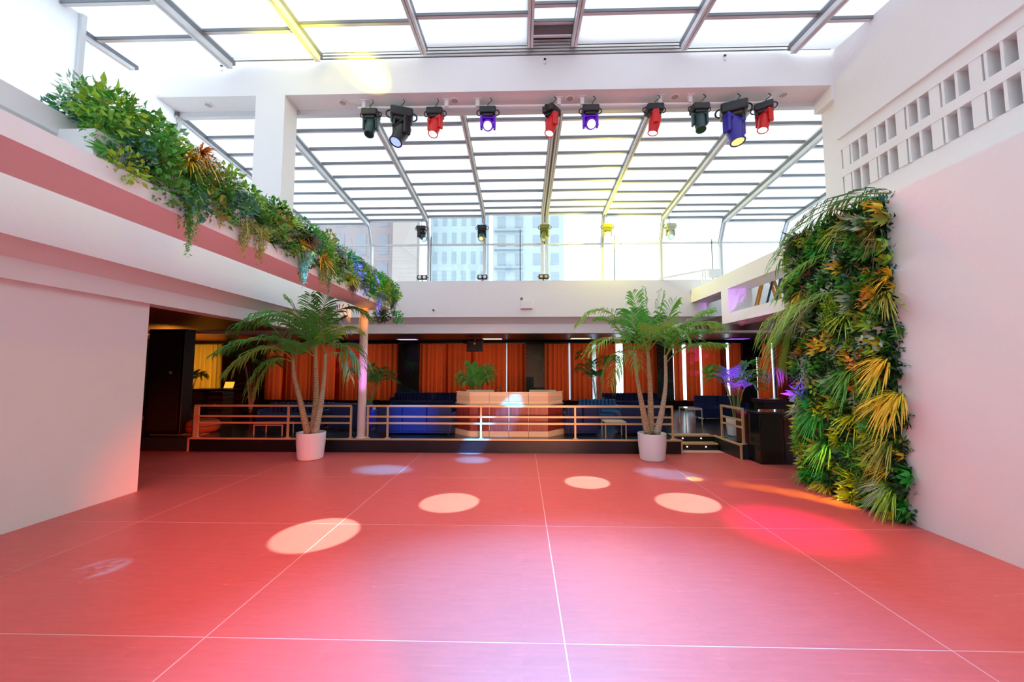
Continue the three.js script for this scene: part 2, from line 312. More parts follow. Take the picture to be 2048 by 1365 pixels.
/* ---------- lounge back wall: leaf-print piers, windows, curtains ---------- */
function muralTex(seed, tint) {
  const c = document.createElement('canvas'); c.width = 256; c.height = 640; const x = c.getContext('2d'); reseed(seed);
  x.fillStyle = '#050907'; x.fillRect(0, 0, 256, 640);
  for (let k = 0; k < 16; k++) {
    const cx = rr(-20, 276), cy = rr(20, 640), a0 = rr(0, 6.28), L = rr(90, 190), n = 15, h = rr(tint[0], tint[1]), l = rr(9, 27);
    for (let i = 0; i < n; i++) {
      const a = a0 + (i / (n - 1) - 0.5) * 3.4, ex = cx + Math.cos(a) * L, ey = cy + Math.sin(a) * L, mx = cx + Math.cos(a + 0.1) * L * 0.5, my = cy + Math.sin(a + 0.1) * L * 0.5;
      x.strokeStyle = `hsl(${h},45%,${l + rr(-4, 6)}%)`; x.lineWidth = rr(4, 9); x.beginPath(); x.moveTo(cx, cy); x.quadraticCurveTo(mx, my, ex, ey); x.stroke();
    }
  }
  const t = new THREE.CanvasTexture(c); t.colorSpace = THREE.SRGBColorSpace; return t;
}
const BZ = -20.0;
{
  const wall = struct('wall_lounge_back', 'dark window wall at the back of the lounge with leaf print panels');
  part('dado', bb(-18, 14, 0.3, 0.8, BZ - 0.3, BZ - 0.06), blackMatte, wall);
  part('header', bb(-18, 14, 3.72, 3.86, BZ - 0.3, BZ + 0.46), blackMatte, wall);
  const piers = [[-18, -17.75, 0], [-15.85, -13.3, 1, 11, 35, 60], [-6.45, -5.2, 1, 12, 140, 235], [0.1, 1.22, 1, 13, 85, 150], [6.6, 7.72, 1, 14, 120, 170], [10.05, 10.4, 0], [11.05, 11.9, 0], [12.9, 14, 0]];
  for (const [x0, x1, m, s, h0, h1] of piers) {
    part('pier', bb(x0, x1, 0.3, 3.72, BZ - 0.3, BZ - 0.02), blackMatte, wall);
    if (m) part('leaf_print', new THREE.PlaneGeometry(x1 - x0 - 0.04, 2.95).translate((x0 + x1) / 2, 2.2, BZ - 0.012), M(lin(1, 1, 1), { map: muralTex(s, [h0, h1]), roughness: 0.4 }), wall);
  }
  // windows between the piers
  const spans = [[-17.75, -15.85], [-13.3, -6.45], [-5.2, 0.1], [1.22, 6.6], [7.72, 10.05], [10.4, 11.05], [11.9, 12.9]];
  spans.forEach(([a, b], i) => {
    const w = struct('window_' + (4 + i), 'tall lounge window behind the curtains');
    const n = Math.max(1, Math.round((b - a) / 1.3));
    for (let k = 0; k < n; k++) {
      const u = a + (b - a) * k / n, v = a + (b - a) * (k + 1) / n;
      part('pane', bb(u + 0.03, v - 0.03, 0.8, 3.72, BZ - 0.2, BZ - 0.188), clearGlass, w);
      part('mullion', bb(v - 0.035, v + 0.035, 0.8, 3.72, BZ - 0.23, BZ - 0.16), aluDark, w);
    }
  });
}
function curtainGeo(x0, x1, y0, y1, seed, amp = 0.085) {
  reseed(seed); const n = Math.max(14, Math.round((x1 - x0) * 34)), rows = 5, pos = [], idx = [], uv = []; const f = rr(20, 27), ph = rr(0, 6), f2 = rr(6, 11);
  for (let j = 0; j <= rows; j++) for (let i = 0; i <= n; i++) {
    const x = x0 + (x1 - x0) * i / n, v = j / rows, a = amp * (0.5 + 0.5 * v);
    pos.push(x + Math.sin(v * 5 + i) * 0.003, y1 + (y0 - y1) * v, Math.sin(x * f + ph + 0.6 * Math.sin(x * f2)) * a + Math.sin(x * f2 + v) * 0.02); uv.push(x, v * (y1 - y0));
  }
  for (let j = 0; j < rows; j++) for (let i = 0; i < n; i++) { const a = j * (n + 1) + i, b = a + n + 1; idx.push(a, b, a + 1, b, b + 1, a + 1); }
  return soup(pos, idx, uv);
}
{
  const rodM = aluDark;
  const list = [ // x0, x1, material, bottom, label
    [-17.9, -15.6, curtainGold, 0.68, 'glowing golden pleated curtain beside the leaf print panel', 'golden'],
    [-13.3, -12.0, curtainRed, 0.8], [-12.25, -10.6, curtainRed, 0.8], [-10.82, -9.3, curtainRed, 0.8], [-9.52, -7.95, curtainRed, 0.8], [-8.15, -7.29, curtainRed, 0.8], [-7.245, -6.3, curtainRed, 0.8],
    [-5.26, -3.75, curtainRed, 0.8], [-3.88, -2.4, curtainRed, 0.8], [-2.52, -0.8, curtainRed, 0.8], [-0.755, 0.2, curtainRed, 0.8],
    [1.16, 2.38, curtainRed, 0.8], [2.43, 3.52, curtainRed, 0.8], [3.78, 4.78, curtainRed, 0.8], [5.06, 6.75, curtainRed, 0.8],
    [7.7, 8.11, curtainRed, 0.8], [8.22, 8.9, curtainRed, 0.8], [9.08, 10.25, curtainRed, 0.8], [10.35, 10.94, curtainRed, 0.8], [11.85, 12.54, curtainRed, 0.8], [12.62, 13.4, curtainRed, 0.8],
  ];
  const where = ['right beside the dark leaf print behind the reception desk', 'second from the reception desk leaf print', 'behind the left trunk of the left palm', 'behind the right trunk of the left palm', 'behind the round canopy column', 'ending at the blue-green leaf print panel',
    'starting right of the blue-green leaf print panel', 'behind the left side of the bar plant', 'behind the right side of the bar plant', 'ending at the yellow-green leaf print above the bar', 'starting right of the yellow-green leaf print above the bar', 'left of the narrow window behind the dark lounge palm', 'between the two wide white window gaps', 'behind the trunks of the right palm',
    'narrow strip right of the dark leaf print panel', 'between two white gaps right of the right palm', 'behind the violet palm', 'left of the hung television', 'right of the hung television', 'at the far end behind the green wall fronds'];
  list.forEach(([a, b, m, y0, lab], i) => {
    const t = thing('curtain', lab ?? 'orange red curtain ' + where[i - 1], 'curtain', [0, 0, BZ + (i % 2 || !i ? 0.14 : 0.36)], lab ? undefined : 'orange red lounge curtains');
    part('drape', curtainGeo(a, b, y0, 3.68, 100 + i), m, t);
    part('heading_rail', bb(a, b, 3.67, 3.72, -0.05, 0.05), rodM, t);
  });
}

/* ---------- railings ---------- */
function railing(label, pts, posts, low, parentGroup) { // pts: [A, B] on plan, posts: fractions
  const t = thing('railing', label, 'railing', [0, 0, 0], parentGroup);
  const [A, B] = pts, h = 0.055, P = (f, y) => V(A[0] + (B[0] - A[0]) * f, y, A[1] + (B[1] - A[1]) * f);
  part('top_rail', bar(P(0, 1.315), P(1, 1.315), 0.08, h), gold, t);
  for (const y of [1.01, 0.82]) part('mid_rail', bar(P(0, y), P(1, y), 0.045, 0.05), gold, t);
  posts.forEach((f, i) => {
    const deep = low.includes(i);
    part('post', bar(P(f, deep ? 0.24 : PT), P(f, 1.29), 0.05, 0.05), gold, t);
    if (deep) part('side_mount', rb(0.11, 0.11, 0.1, 0.01, P(f, 0).x, 0.24, P(f, 0).z + 0.0), gold, t); else part('foot_plate', rb(0.13, 0.014, 0.11, 0.004, P(f, 0).x, PT + 0.018, P(f, 0).z), gold, t);
  });
  return t;
}
railing('gold three-bar railing on the platform left of the round column', [[-9.63, -11.3], [-4.98, -11.3]], [0, 0.02, 0.6, 1], []);
railing('long gold three-bar railing in front of the bar', [[-4.52, -11.3], [4.3, -11.3]], [0.004, 0.07, 0.378, 0.685, 0.998], []);
railing('short gold railing beside the black counter', [[5.9, -11.75], [5.92, -10.68]], [0, 1], []);

/* ---------- bar / booth in the centre ---------- */
{
  const t = thing('bar_counter', 'red wood bar counter with cream top panels behind the railing', 'bar', [0, PT, 0]);
  const zF = -11.75, front = [[-2.05, -12.3], [-1.57, zF], [0.78, zF], [1.25, -12.3]];
  for (let k = 0; k < 3; k++) {
    const [ax, az] = front[k], [bx, bz] = front[k + 1], n = k === 1 ? 4 : 1;
    for (let i = 0; i < n; i++) {
      const f0 = i / n, f1 = (i + 1) / n, A = V(ax + (bx - ax) * f0, 0, az + (bz - az) * f0), B = V(ax + (bx - ax) * f1, 0, az + (bz - az) * f1), d = B.clone().sub(A).normalize().multiplyScalar(0.006);
      A.add(d); B.sub(d);
      const slab = (y0, y1, w, off) => { const o = V(-(B.z - A.z), 0, B.x - A.x).normalize().multiplyScalar(off); return bar(A.clone().add(o).setY((y0 + y1) / 2), B.clone().add(o).setY((y0 + y1) / 2), w, y1 - y0); };
      part('wood_panel', slab(0.17, 0.94, 0.05, 0), redWood, t);
      part('plinth', slab(0.0, 0.16, 0.08, 0.02), cream, t);
      const p = part('cream_panel', slab(0.98, 1.3, 0.04, 0), cream, t);
      part('inset', slab(1.05, 1.2, 0.012, 0.024), M(lin(0.7, 0.46, 0.27), { roughness: 0.5 }), p);
    }
    const A = V(ax, 0.955, az), B = V(bx, 0.955, bz);
    part('ledge', bar(A, B, 0.12, 0.035), cream, t);
    part('cap', bar(A.clone().setY(1.305), B.clone().setY(1.305), 0.07, 0.025), cream, t);
  }
  part('joint_strip', bb(-0.985, -0.975, 0.17, 0.94, zF + 0.024, zF + 0.03), cream, t); part('joint_strip', bb(-0.4, -0.39, 0.17, 0.94, zF + 0.024, zF + 0.03), cream, t); part('joint_strip', bb(0.19, 0.2, 0.17, 0.94, zF + 0.024, zF + 0.03), cream, t);
  part('worktop', bb(-1.95, 1.15, 0.86, 0.9, -12.75, -12.35), black, t);
  part('rear_panel', merge([bb(-1.9, -0.95, 0, 1.3, -13.3, -13.25), bb(0.25, 1.15, 0, 1.3, -13.3, -13.25)]), cream, t);
  const d = solo('headphones', merge([new THREE.TorusGeometry(0.08, 0.015, 8, 20, Math.PI), rb(0.05, 0.09, 0.06, 0.02, 0.08, -0.02, 0), rb(0.05, 0.09, 0.06, 0.02, -0.08, -0.02, 0)]).translate(-0.72, PT + 1.385, -11.76), black, 'black headphones left on the cream bar top', 'headphones');
}
/* ---------- lounge furniture ---------- */
function sofa(label, x0, x1, z, facing, mat, tuft) { // facing +1: seat towards camera, -1: back towards camera
  const w = x1 - x0, t = thing('sofa', label, 'sofa', [(x0 + x1) / 2, PT, z]); if (facing < 0) t.rotation.y = Math.PI;
  part('base', rb(w, 0.3, 0.8, 0.03, 0, 0.21, 0), mat, t);
  for (const [sx, sz] of [[-1, -1], [1, -1], [-1, 1], [1, 1]]) part('foot', cyl(0.025, 0.02, 0.07, 10).translate(sx * (w / 2 - 0.1), 0.035, sz * 0.32), black, t);
  const n = Math.max(2, Math.round(w / 0.9));
  for (let i = 0; i < n; i++) {
    part('seat_cushion', rb(w / n - 0.01, 0.14, 0.6, 0.05, -w / 2 + w / n * (i + 0.5), 0.42, 0.1), mat, t);
    if (!tuft) part('back_panel', rb(w / n - 0.012, 0.8, 0.2, 0.05, -w / 2 + w / n * (i + 0.5), 0.5, -0.31), mat, t);
  }
  if (tuft) { const c = Math.round(w / 0.14); for (let i = 0; i < c; i++) part('back_channel', rb(w / c + 0.004, 0.55, 0.2, 0.07, -w / 2 + w / c * (i + 0.5), 0.58, -0.3), mat, t); }
  for (const s of [-1, 1]) part('arm', rb(0.12, 0.5, 0.8, 0.05, s * (w / 2 - 0.02), 0.4, 0), mat, t);
  return t;
}
sofa('navy two-panel sofa with its back to the railing beside the column', -4.42, -2.15, -12.25, -1, navy);
sofa('navy sofa with its back to the railing right of the bar', 1.35, 2.35, -12.35, -1, navy);
sofa('navy sofa behind the right palm pot', 3.0, 4.35, -12.4, -1, navy);
sofa('blue channel-tufted sofa facing the dance floor', 2.2, 3.65, -15.0, 1, navyTuft, true);
sofa('dark blue sofa below the curtains at the right steps', 7.2, 9.0, -16.2, 1, navy);
sofa('navy sofa at the left end of the platform', -8.9, -6.6, -13.3, 1, navy, true);
sofa('dark navy sofa below the curtains behind the left palm', -6.3, -4.9, -13.0, -1, navy);
sofa('navy banquette below the curtains left of the bar', -6.3, -3.2, -18.9, 1, navy, true);
sofa('navy banquette below the curtains right of the bar', 3.9, 6.6, -18.9, 1, navy, true);
function lowTable(label, x, z, w, d, h, topM) {
  const t = thing('side_table', label, 'table', [x, PT, z]);
  part('top', rb(w, 0.03, d, 0.006, 0, h - 0.015, 0), topM, t);
  part('frame', merge([bar(V(-w / 2, h - 0.05, d / 2), V(w / 2, h - 0.05, d / 2), 0.025, 0.03), bar(V(-w / 2, h - 0.05, -d / 2), V(w / 2, h - 0.05, -d / 2), 0.025, 0.03)]), gold, t);
  for (const sx of [-1, 1]) for (const sz of [-1, 1]) part('leg', bb(sx * (w / 2 - 0.015) - 0.014, sx * (w / 2 - 0.015) + 0.014, 0, h - 0.05, sz * (d / 2 - 0.015) - 0.014, sz * (d / 2 - 0.015) + 0.014), gold, t);
}
lowTable('gold framed side table with pale top behind the railing', 2.72, -11.75, 0.62, 0.55, 0.48, M(lin(0.7, 0.62, 0.5), { roughness: 0.15 }));
lowTable('gold framed side table with dark top in the left lounge', -7.7, -12.0, 0.9, 0.6, 0.36, M(lin(0.25, 0.1, 0.04), { roughness: 0.2 }));
lowTable('low table with pale top in the right lounge', 6.2, -14.6, 0.6, 0.6, 0.6, M(lin(0.6, 0.65, 0.7), { roughness: 0.12 }));
{ // round back armchair and things in the left corner
  const t = thing('pouf', 'round rust brown drum pouf beside the left steps', 'pouf', [-10.2, PT, -12.3]);
  part('body', lathe([[0, 0], [0.3, 0], [0.42, 0.06], [0.46, 0.2], [0.42, 0.36], [0.3, 0.42], [0, 0.43]], 28), M(lin(0.35, 0.09, 0.03), { roughness: 0.6 }), t);
  part('seam', new THREE.TorusGeometry(0.45, 0.012, 6, 32).rotateX(Math.PI / 2).translate(0, 0.22, 0), black, t);
  const s = thing('loudspeaker_stack', 'tall black loudspeaker cabinet in the left corner', 'loudspeaker', [-10.95, PT, -11.95]);
  part('cabinet', rb(1.15, 3.25, 0.4, 0.02, -0.1, 1.63, 0), black, s);
  part('grille', rb(0.95, 3.0, 0.03, 0.01, -0.1, 1.63, 0.2), blackMatte, s);
  part('badge', rb(0.08, 0.08, 0.012, 0.004, 0.1, 1.9, 0.218), gold, s);
  const b = thing('flight_case', 'black equipment case standing by the left speaker', 'case', [-10.45, PT, -13.3]);
  part('box', rb(0.52, 1.1, 0.5, 0.02, 0, 0.55, 0), blackMatte, b); part('lid', rb(0.53, 0.12, 0.51, 0.02, 0, 1.17, 0), black, b);
  for (const y of [0.3, 0.8]) part('latch', rb(0.07, 0.05, 0.02, 0.005, 0, y, 0.255), aluDark, b);
  const c = thing('console_desk', 'black reception desk in front of the leaf print wall', 'desk', [-13.6, PT, -17.6]);
  part('front', rb(2.6, 1.05, 0.1, 0.02, 0, 0.53, 0.3), blackMatte, c); part('top', rb(2.8, 0.05, 0.8, 0.01, 0, 1.08, 0), black, c); for (const s of [-1, 1]) part('side', rb(0.08, 1.05, 0.7, 0.02, s * 1.28, 0.53, -0.02), blackMatte, c);
  const n = thing('laptop', 'open laptop with a glowing amber screen on the desk', 'laptop', [-13.6, PT + 1.105, -17.5]);
  part('keyboard', rb(0.42, 0.02, 0.28, 0.006, 0, 0.01, 0), black, n); part('screen', rb(0.44, 0.3, 0.014, 0.004).rotateX(-0.35).translate(0.06, 0.17, -0.18), M(lin(0.6, 0.35, 0.05), { emissive: lin(0.9, 0.5, 0.05), emissiveIntensity: 0.7 }), n);
  const f = thing('picture_frame', 'small square gold picture frame on the leaf print wall', 'picture frame', [-15.75, 1.15, -19.94]);
  for (const [w, h, x, y] of [[0.4, 0.05, 0, 0.18], [0.4, 0.05, 0, -0.18], [0.05, 0.4, 0.18, 0], [0.05, 0.4, -0.18, 0]]) part('frame_side', rb(w, h, 0.04, 0.008, x, y, 0), cream, f);
  part('print', rb(0.32, 0.32, 0.015, 0.004, 0, 0, -0.008), black, f);
}
{ // black counter beside the green wall
  const t = thing('service_counter', 'glossy black service counter next to the green wall', 'counter', [6.55, 0, -10.35]);
  part('body', rb(1.15, 1.26, 0.55, 0.015, 0.02, 0.63, 0), blackGloss, t); part('worktop', rb(1.24, 0.05, 0.62, 0.01, 0.02, 1.29, 0), M(lin(0.03, 0.04, 0.05), { roughness: 0.08 }), t);
  part('door_panel', rb(0.52, 1.1, 0.02, 0.01, -0.25, 0.62, 0.28), blackGloss, t); part('door_panel', rb(0.52, 1.1, 0.02, 0.01, 0.3, 0.62, 0.28), blackGloss, t);
  const b = thing('back_bar', 'long black back bar with a purple edged top', 'bar', [8.3, PT, -12.6]);
  part('body', rb(1.6, 0.95, 0.5, 0.02, 0, 0.48, 0), blackMatte, b); part('top', rb(1.7, 0.12, 0.6, 0.01, 0, 1.01, 0), M(lin(0.03, 0.006, 0.03), { roughness: 0.25 }), b);
  const w = thing('planter_box', 'brown wicker box behind the short gold railing', 'box', [6.28, PT, -11.0]);
  part('body', rb(0.5, 0.8, 0.5, 0.03, 0, 0.4, 0), M(lin(0.12, 0.035, 0.015), { roughness: 0.8, map: rep(grainTex, 4, 1) }), w); part('rim', rb(0.54, 0.06, 0.54, 0.02, 0, 0.8, 0), M(lin(0.35, 0.02, 0.15), { roughness: 0.3 }), w);
}
// ceiling light panels and hung screens of the lounge
for (const [x, z, c, k] of [[-5.46, -18.3, [0.85, 0.55, 0.9], 0.7], [-1.38, -18.1, [0.95, 0.75, 0.6], 0.8], [2.7, -17.95, [0.95, 0.75, 0.5], 0.8], [10.1, -18.4, [0.35, 0.1, 0.9], 0.7]]) {
  const t = thing('ceiling_light', c[2] > c[0] ? (x > 0 ? 'violet light panel in the lounge ceiling above the right plant' : 'lilac light panel in the lounge ceiling near the column') : (x < 0 ? 'warm white ceiling panel above the bar' : 'warm white ceiling panel right of the bar'), 'ceiling light', [x, 3.84, z]);
  part('frame', rb(0.95, 0.05, 0.62, 0.01, 0, -0.02, 0), aluDark, t);
  part('diffuser', rb(0.88, 0.02, 0.55, 0.006, 0, -0.046, 0), M(lin(0.9, 0.85, 0.8), { emissive: lin(...c), emissiveIntensity: k }), t);
  const a = new THREE.RectAreaLight(lin(...c), k, 0.88, 0.55); a.position.set(x, 3.775, z); a.lookAt(x, 0, z); scene.add(a);
}
for (const [x, y, w, h, z, lab] of [[-2.2, 3.45, 0.75, 0.5, -18.0, 'small black projector hung over the bar plant'], [11.2, 3.35, 0.95, 0.8, -19.2, 'black television hung among the right curtains']]) {
  const t = thing('hung_screen', lab, 'screen', [x, y, z]);
  part('body', rb(w, h, 0.12, 0.02), black, t); part('bracket', cyl(0.02, 0.02, 3.84 - y - h / 2, 10).translate(0, (3.84 - y + h / 2) / 2, 0), aluDark, t);
  if (w < 0.8) part('lens', cyl(0.05, 0.05, 0.03, 16).rotateX(Math.PI / 2).translate(0, 0.12, 0.065), M(lin(0.8, 0.8, 0.75), { roughness: 0.1 }), t); else part('bezel', rb(w - 0.04, h - 0.04, 0.01, 0.004, 0, 0, 0.06), blackGloss, t);
}

/* ================= PLANTS ================= */
const bez = (a, b, c, t) => a.clone().multiplyScalar((1 - t) * (1 - t)).addScaledVector(b, 2 * t * (1 - t)).addScaledVector(c, t * t);
// feather palm frond: arching stalk with two rows of drooping leaflets
function frondGeo(B, C, T, { n = 26, len = 0.5, width = 0.032, droop = 0.45, start = 0.22, r = 0.014, spread = 0.75 } = {}) {
  const pos = [], idx = [];
  const add = (p) => { pos.push(p.x, p.y, p.z); return pos.length / 3 - 1; };
  const arc = B.distanceTo(C) + C.distanceTo(T);
  for (let i = 0; i < n; i++) {
    const t = start + (1 - start) * (i + rr(-0.25, 0.25)) / (n - 1), P = bez(B, C, T, Math.min(1, t)), tan = bez(B, C, T, Math.min(1, t) + 0.01).sub(bez(B, C, T, Math.min(1, t) - 0.01)).normalize();
    let side = tan.clone().cross(V(0, 1, 0)); if (side.length() < 0.25) side = V(0.8, 0, 0.6).cross(tan); side.normalize();
    const up = side.clone().cross(tan).normalize(), s = (t - start) / (1 - start), L = len * (0.55 + 0.6 * Math.sin(Math.PI * Math.min(1, 0.15 + 0.75 * s))) * (s > 0.9 ? 0.75 : 1) * rr(0.85, 1.12);
    for (const k of [-1, 1]) {
      const d = side.clone().multiplyScalar(k * (spread + rr(-0.1, 0.1))).addScaledVector(tan, 0.5 + 0.5 * s + rr(-0.1, 0.1)).addScaledVector(up, 0.28 + rr(-0.12, 0.12)).normalize();
      const w = tan.clone().multiplyScalar(width * 0.5).addScaledVector(up, width * 0.25), g = V(0, -1, 0);
      const p1 = P.clone().addScaledVector(d, L * 0.4).addScaledVector(g, droop * L * 0.06), p2 = P.clone().addScaledVector(d, L * 0.75).addScaledVector(g, droop * L * 0.3), p3 = P.clone().addScaledVector(d, L * 0.95).addScaledVector(g, droop * L * (0.75 + rr(-0.1, 0.25)));
      const a = add(P.clone().addScaledVector(w, -0.35)), b = add(P.clone().addScaledVector(w, 0.35)), c = add(p1.clone().sub(w)), e = add(p1.clone().add(w)), f = add(p2.clone().addScaledVector(w, -0.75)), h = add(p2.clone().addScaledVector(w, 0.75)), tip = add(p3);
      idx.push(a, b, c, c, b, e, c, e, f, f, e, h, f, h, tip);
    }
  }
  const blade = soup(pos, idx), pts = [], rad = [];
  for (let i = 0; i <= 12; i++) { pts.push(bez(B, C, T, i / 12)); rad.push(r * (1 - 0.8 * i / 12)); }
  return [blade, tube(pts, rad, 6), arc];
}
function addFrond(t, B, C, T, mat, opt, stalkMat = stalk) {
  const [blade, rib] = frondGeo(B, C, T, opt);
  const f = part('frond', blade, mat, t); part('stalk', rib, stalkMat, f);
}
function pot(t, h, r, mat = potWhite) {
  part('pot', lathe([[0, 0], [r * 0.82, 0], [r * 0.87, 0.02], [r * 0.97, h * 0.55], [r, h - 0.01], [r * 0.985, h], [r * 0.93, h], [r * 0.92, h - 0.08], [0, h - 0.09]], 40), mat, t);
  part('soil', cyl(r * 0.915, r * 0.915, 0.02, 32).translate(0, h - 0.085, 0), soil, t);
}
const trunkGeo = (pts, r0, r1) => { const c = new THREE.CatmullRomCurve3(pts.map((p) => V(...p))), q = c.getPoints(28); return tube(q, q.map((_, i) => { const f = i / 28; return (r0 * Math.pow(1 - f, 1.6) + r1 * (1 - Math.pow(1 - f, 1.6))) * (1 + (i % 4 === 0 ? 0.05 : 0)); }), 12); };

// the two large three-stemmed palms; numbers are metres from the foot of the pot
function bigPalm(label, pos, trunks, fronds, seed) {
  const t = thing('potted_palm', label, 'palm', pos); reseed(seed);
  pot(t, 0.7, 0.365);
  trunks.forEach((p, i) => part('trunk', trunkGeo(p, 0.095, 0.04), i === 2 ? barkGrey : bark, t));
  fronds.forEach(([b, c, e, o = {}], i) => addFrond(t, V(...b), V(...c), V(...e), leafM[o.m ?? [0, 1, 0, 3][i % 4]], { len: 0.56, n: 22, width: 0.04, spread: 0.9, ...o }));
}
{
  const k = 0.0137, L = (px, py, dz = 0) => [(px - 607) * k, (920 - py) * k, dz];     // metres about the left pot
  bigPalm('tall three-stemmed palm in a white pot left of the bar', [-5.68, 0, -10.45],
    [[L(600, 872), L(585, 810, 0.05), L(573, 760, 0.1), L(570, 728, 0.12)], [L(607, 872, -0.08), L(611, 800, -0.08), L(609, 740, -0.05), L(607, 690, -0.05)], [L(616, 872, 0.05), L(626, 815, 0.05), L(631, 760, 0.05), L(632, 715, 0.05)]],
    [
      [L(607, 700), L(606, 640, 0.1), L(602, 598, 0.15), { n: 22, len: 0.42, m: 0 }],
      [L(606, 705), L(572, 600, 0.3), L(480, 668, 0.6), { m: 0, droop: 0.7, len: 0.6 }],
      [L(606, 715), L(548, 600, -0.1), L(488, 652, 0.1), { m: 1, droop: 0.6, len: 0.58 }],
      [L(606, 720), L(560, 660, 0.7), L(478, 715, 1.1), { m: 0, droop: 0.6, len: 0.6 }],
      [L(608, 700), L(650, 590, 0.2), L(712, 640, 0.1), { m: 2, droop: 0.6, len: 0.5 }],
      [L(608, 700), L(628, 620, 0.2), L(650, 592, 0.4), { m: 0, len: 0.5 }],
      [L(608, 705), L(585, 640, 0.1), L(560, 610, 0.3), { m: 1, len: 0.5 }],
      [L(632, 722), L(650, 650, 0.3), L(700, 672, 0.6), { m: 3, droop: 0.7 }],
      [L(632, 725), L(668, 665, 0.1), L(706, 735, 0.2), { m: 0, droop: 0.8 }],
      [L(632, 722), L(640, 660, 0.6), L(655, 640, 1.0), { m: 0 }],
      [L(632, 722), L(625, 660, 0.3), L(590, 640, 0.8), { m: 1 }],
      [L(632, 725), L(680, 690, 0.2), L(692, 760, 0.3), { m: 3, droop: 0.9, len: 0.42 }],
      [L(570, 735), L(540, 670, 0.4), L(478, 745, 0.7), { m: 3, droop: 0.8 }],
      [L(570, 735), L(525, 700, 0.2), L(496, 790, 0.2), { m: 1, droop: 0.9, len: 0.46 }],
      [L(570, 735), L(562, 680, 0.3), L(540, 660, 0.6), { m: 0 }],
      [L(570, 735), L(590, 690, 0.5), L(620, 700, 0.9), { m: 0 }],
      [L(570, 735), L(555, 690, -0.3), L(520, 690, -0.5), { m: 2 }],
      [L(606, 715), L(612, 660, -0.4), L(640, 640, -0.6), { m: 2 }],
      [L(606, 715), L(580, 650, -0.4), L(540, 640, -0.6), { m: 2 }],
      [L(606, 712), L(600, 650, 0.6), L(575, 660, 1.1), { m: 0 }],
    ], 31);
  const R = (px, py, dz = 0) => [(px - 1300) * k, (921 - py) * k, dz];
  bigPalm('tall three-stemmed palm in a white pot right of the bar', [3.45, 0, -10.55],
    [[R(1292, 872), R(1281, 815, 0.05), R(1272, 760, 0.08), R(1268, 715, 0.1)], [R(1300, 872, -0.08), R(1301, 800, -0.08), R(1299, 745, -0.05), R(1297, 700, -0.05)], [R(1308, 872, 0.05), R(1320, 825, 0.05), R(1328, 775, 0.05), R(1329, 720, 0.05)]],
    [
      [R(1297, 712), R(1296, 640, 0.1), R(1290, 590, 0.2), { m: 1, n: 24, len: 0.42 }],
      [R(1297, 712), R(1275, 640, 0.2), R(1262, 600, 0.3), { m: 1, len: 0.46 }],
      [R(1297, 712), R(1318, 640, 0.2), R(1325, 598, 0.2), { m: 3, len: 0.46 }],
      [R(1270, 715), R(1225, 585, 0.2), R(1160, 655, 0.3), { m: 3, droop: 0.7, len: 0.42 }],
      [R(1268, 720), R(1225, 660, 0.5), R(1172, 715, 0.8), { m: 3, droop: 0.7, len: 0.45 }],
      [R(1268, 722), R(1232, 690, 0.4), R(1212, 775, 0.6), { m: 3, droop: 0.9, len: 0.42 }],
      [R(1268, 720), R(1256, 680, 0.5), R(1258, 745, 1.0), { m: 1, droop: 0.9, len: 0.42 }],
      [R(1268, 718), R(1240, 650, 0.1), R(1205, 650, 0.1), { m: 1 }],
      [R(1268, 718), R(1270, 660, 0.4), R(1250, 640, 0.7), { m: 0 }],
      [R(1297, 712), R(1330, 650, 0.5), R(1350, 690, 0.9), { m: 1 }],
      [R(1297, 712), R(1300, 650, 0.6), R(1285, 680, 1.1), { m: 3 }],
      [R(1329, 728), R(1345, 660, 0.3), R(1400, 640, 0.5), { m: 1, droop: 0.6 }],
      [R(1329, 728), R(1365, 640, 0.1), R(1430, 665, 0.1), { m: 3, droop: 0.7 }],
      [R(1329, 740), R(1350, 690, 0.2), R(1428, 700, 0.4), { m: 1, droop: 0.8, len: 0.42 }],
      [R(1329, 728), R(1320, 650, 0.3), R(1340, 620, 0.5), { m: 1 }],
      [R(1329, 730), R(1335, 680, 0.6), R(1365, 680, 1.1), { m: 0 }],
      [R(1297, 712), R(1285, 650, -0.4), R(1250, 650, -0.6), { m: 2 }],
      [R(1329, 728), R(1340, 660, -0.4), R(1380, 660, -0.6), { m: 2 }],
      [R(1297, 712), R(1310, 650, -0.4), R(1320, 640, -0.6), { m: 2 }],
      [R(1268, 720), R(1285, 680, 0.3), R(1315, 690, 0.7), { m: 1 }],
    ], 57);
}
// smaller palms standing in the lounge
function smallPalm(label, pos, h, n, reach, mat, seed, potH = 0.5, potM = potWhite, stalkM = stalk, bare = 0) {
  const t = thing('potted_palm', label, 'palm', pos); reseed(seed); pot(t, potH, potH * 0.52, potM);
  for (let i = 0; i < n; i++) {
    const a = i / n * 6.283 + rr(-0.3, 0.3), e = rr(0.35, 1), R = reach * (1.15 - 0.55 * e), B = V(Math.cos(a) * 0.05, potH - 0.06, Math.sin(a) * 0.05), top = potH + (h - potH) * (0.55 + 0.45 * e);
    addFrond(t, B, V(Math.cos(a) * R * 0.35, top * 1.08, Math.sin(a) * R * 0.35), V(Math.cos(a) * R, top * (0.72 + 0.28 * e), Math.sin(a) * R), Array.isArray(mat) ? mat[i % mat.length] : mat, { n: 20, len: 0.36, start: 0.4 + bare, r: 0.012, droop: 0.35, width: 0.035 }, stalkM);
  }
  return t;
}
smallPalm('dark bushy palm standing behind the bar counter', [-1.7, PT, -14.4], 2.3, 18, 0.75, leafM[0], 5, 0.5, black);
smallPalm('dark palm behind the round canopy column', [-6.0, PT, -15.2], 2.4, 12, 1.1, leafM[0], 6, 0.5);
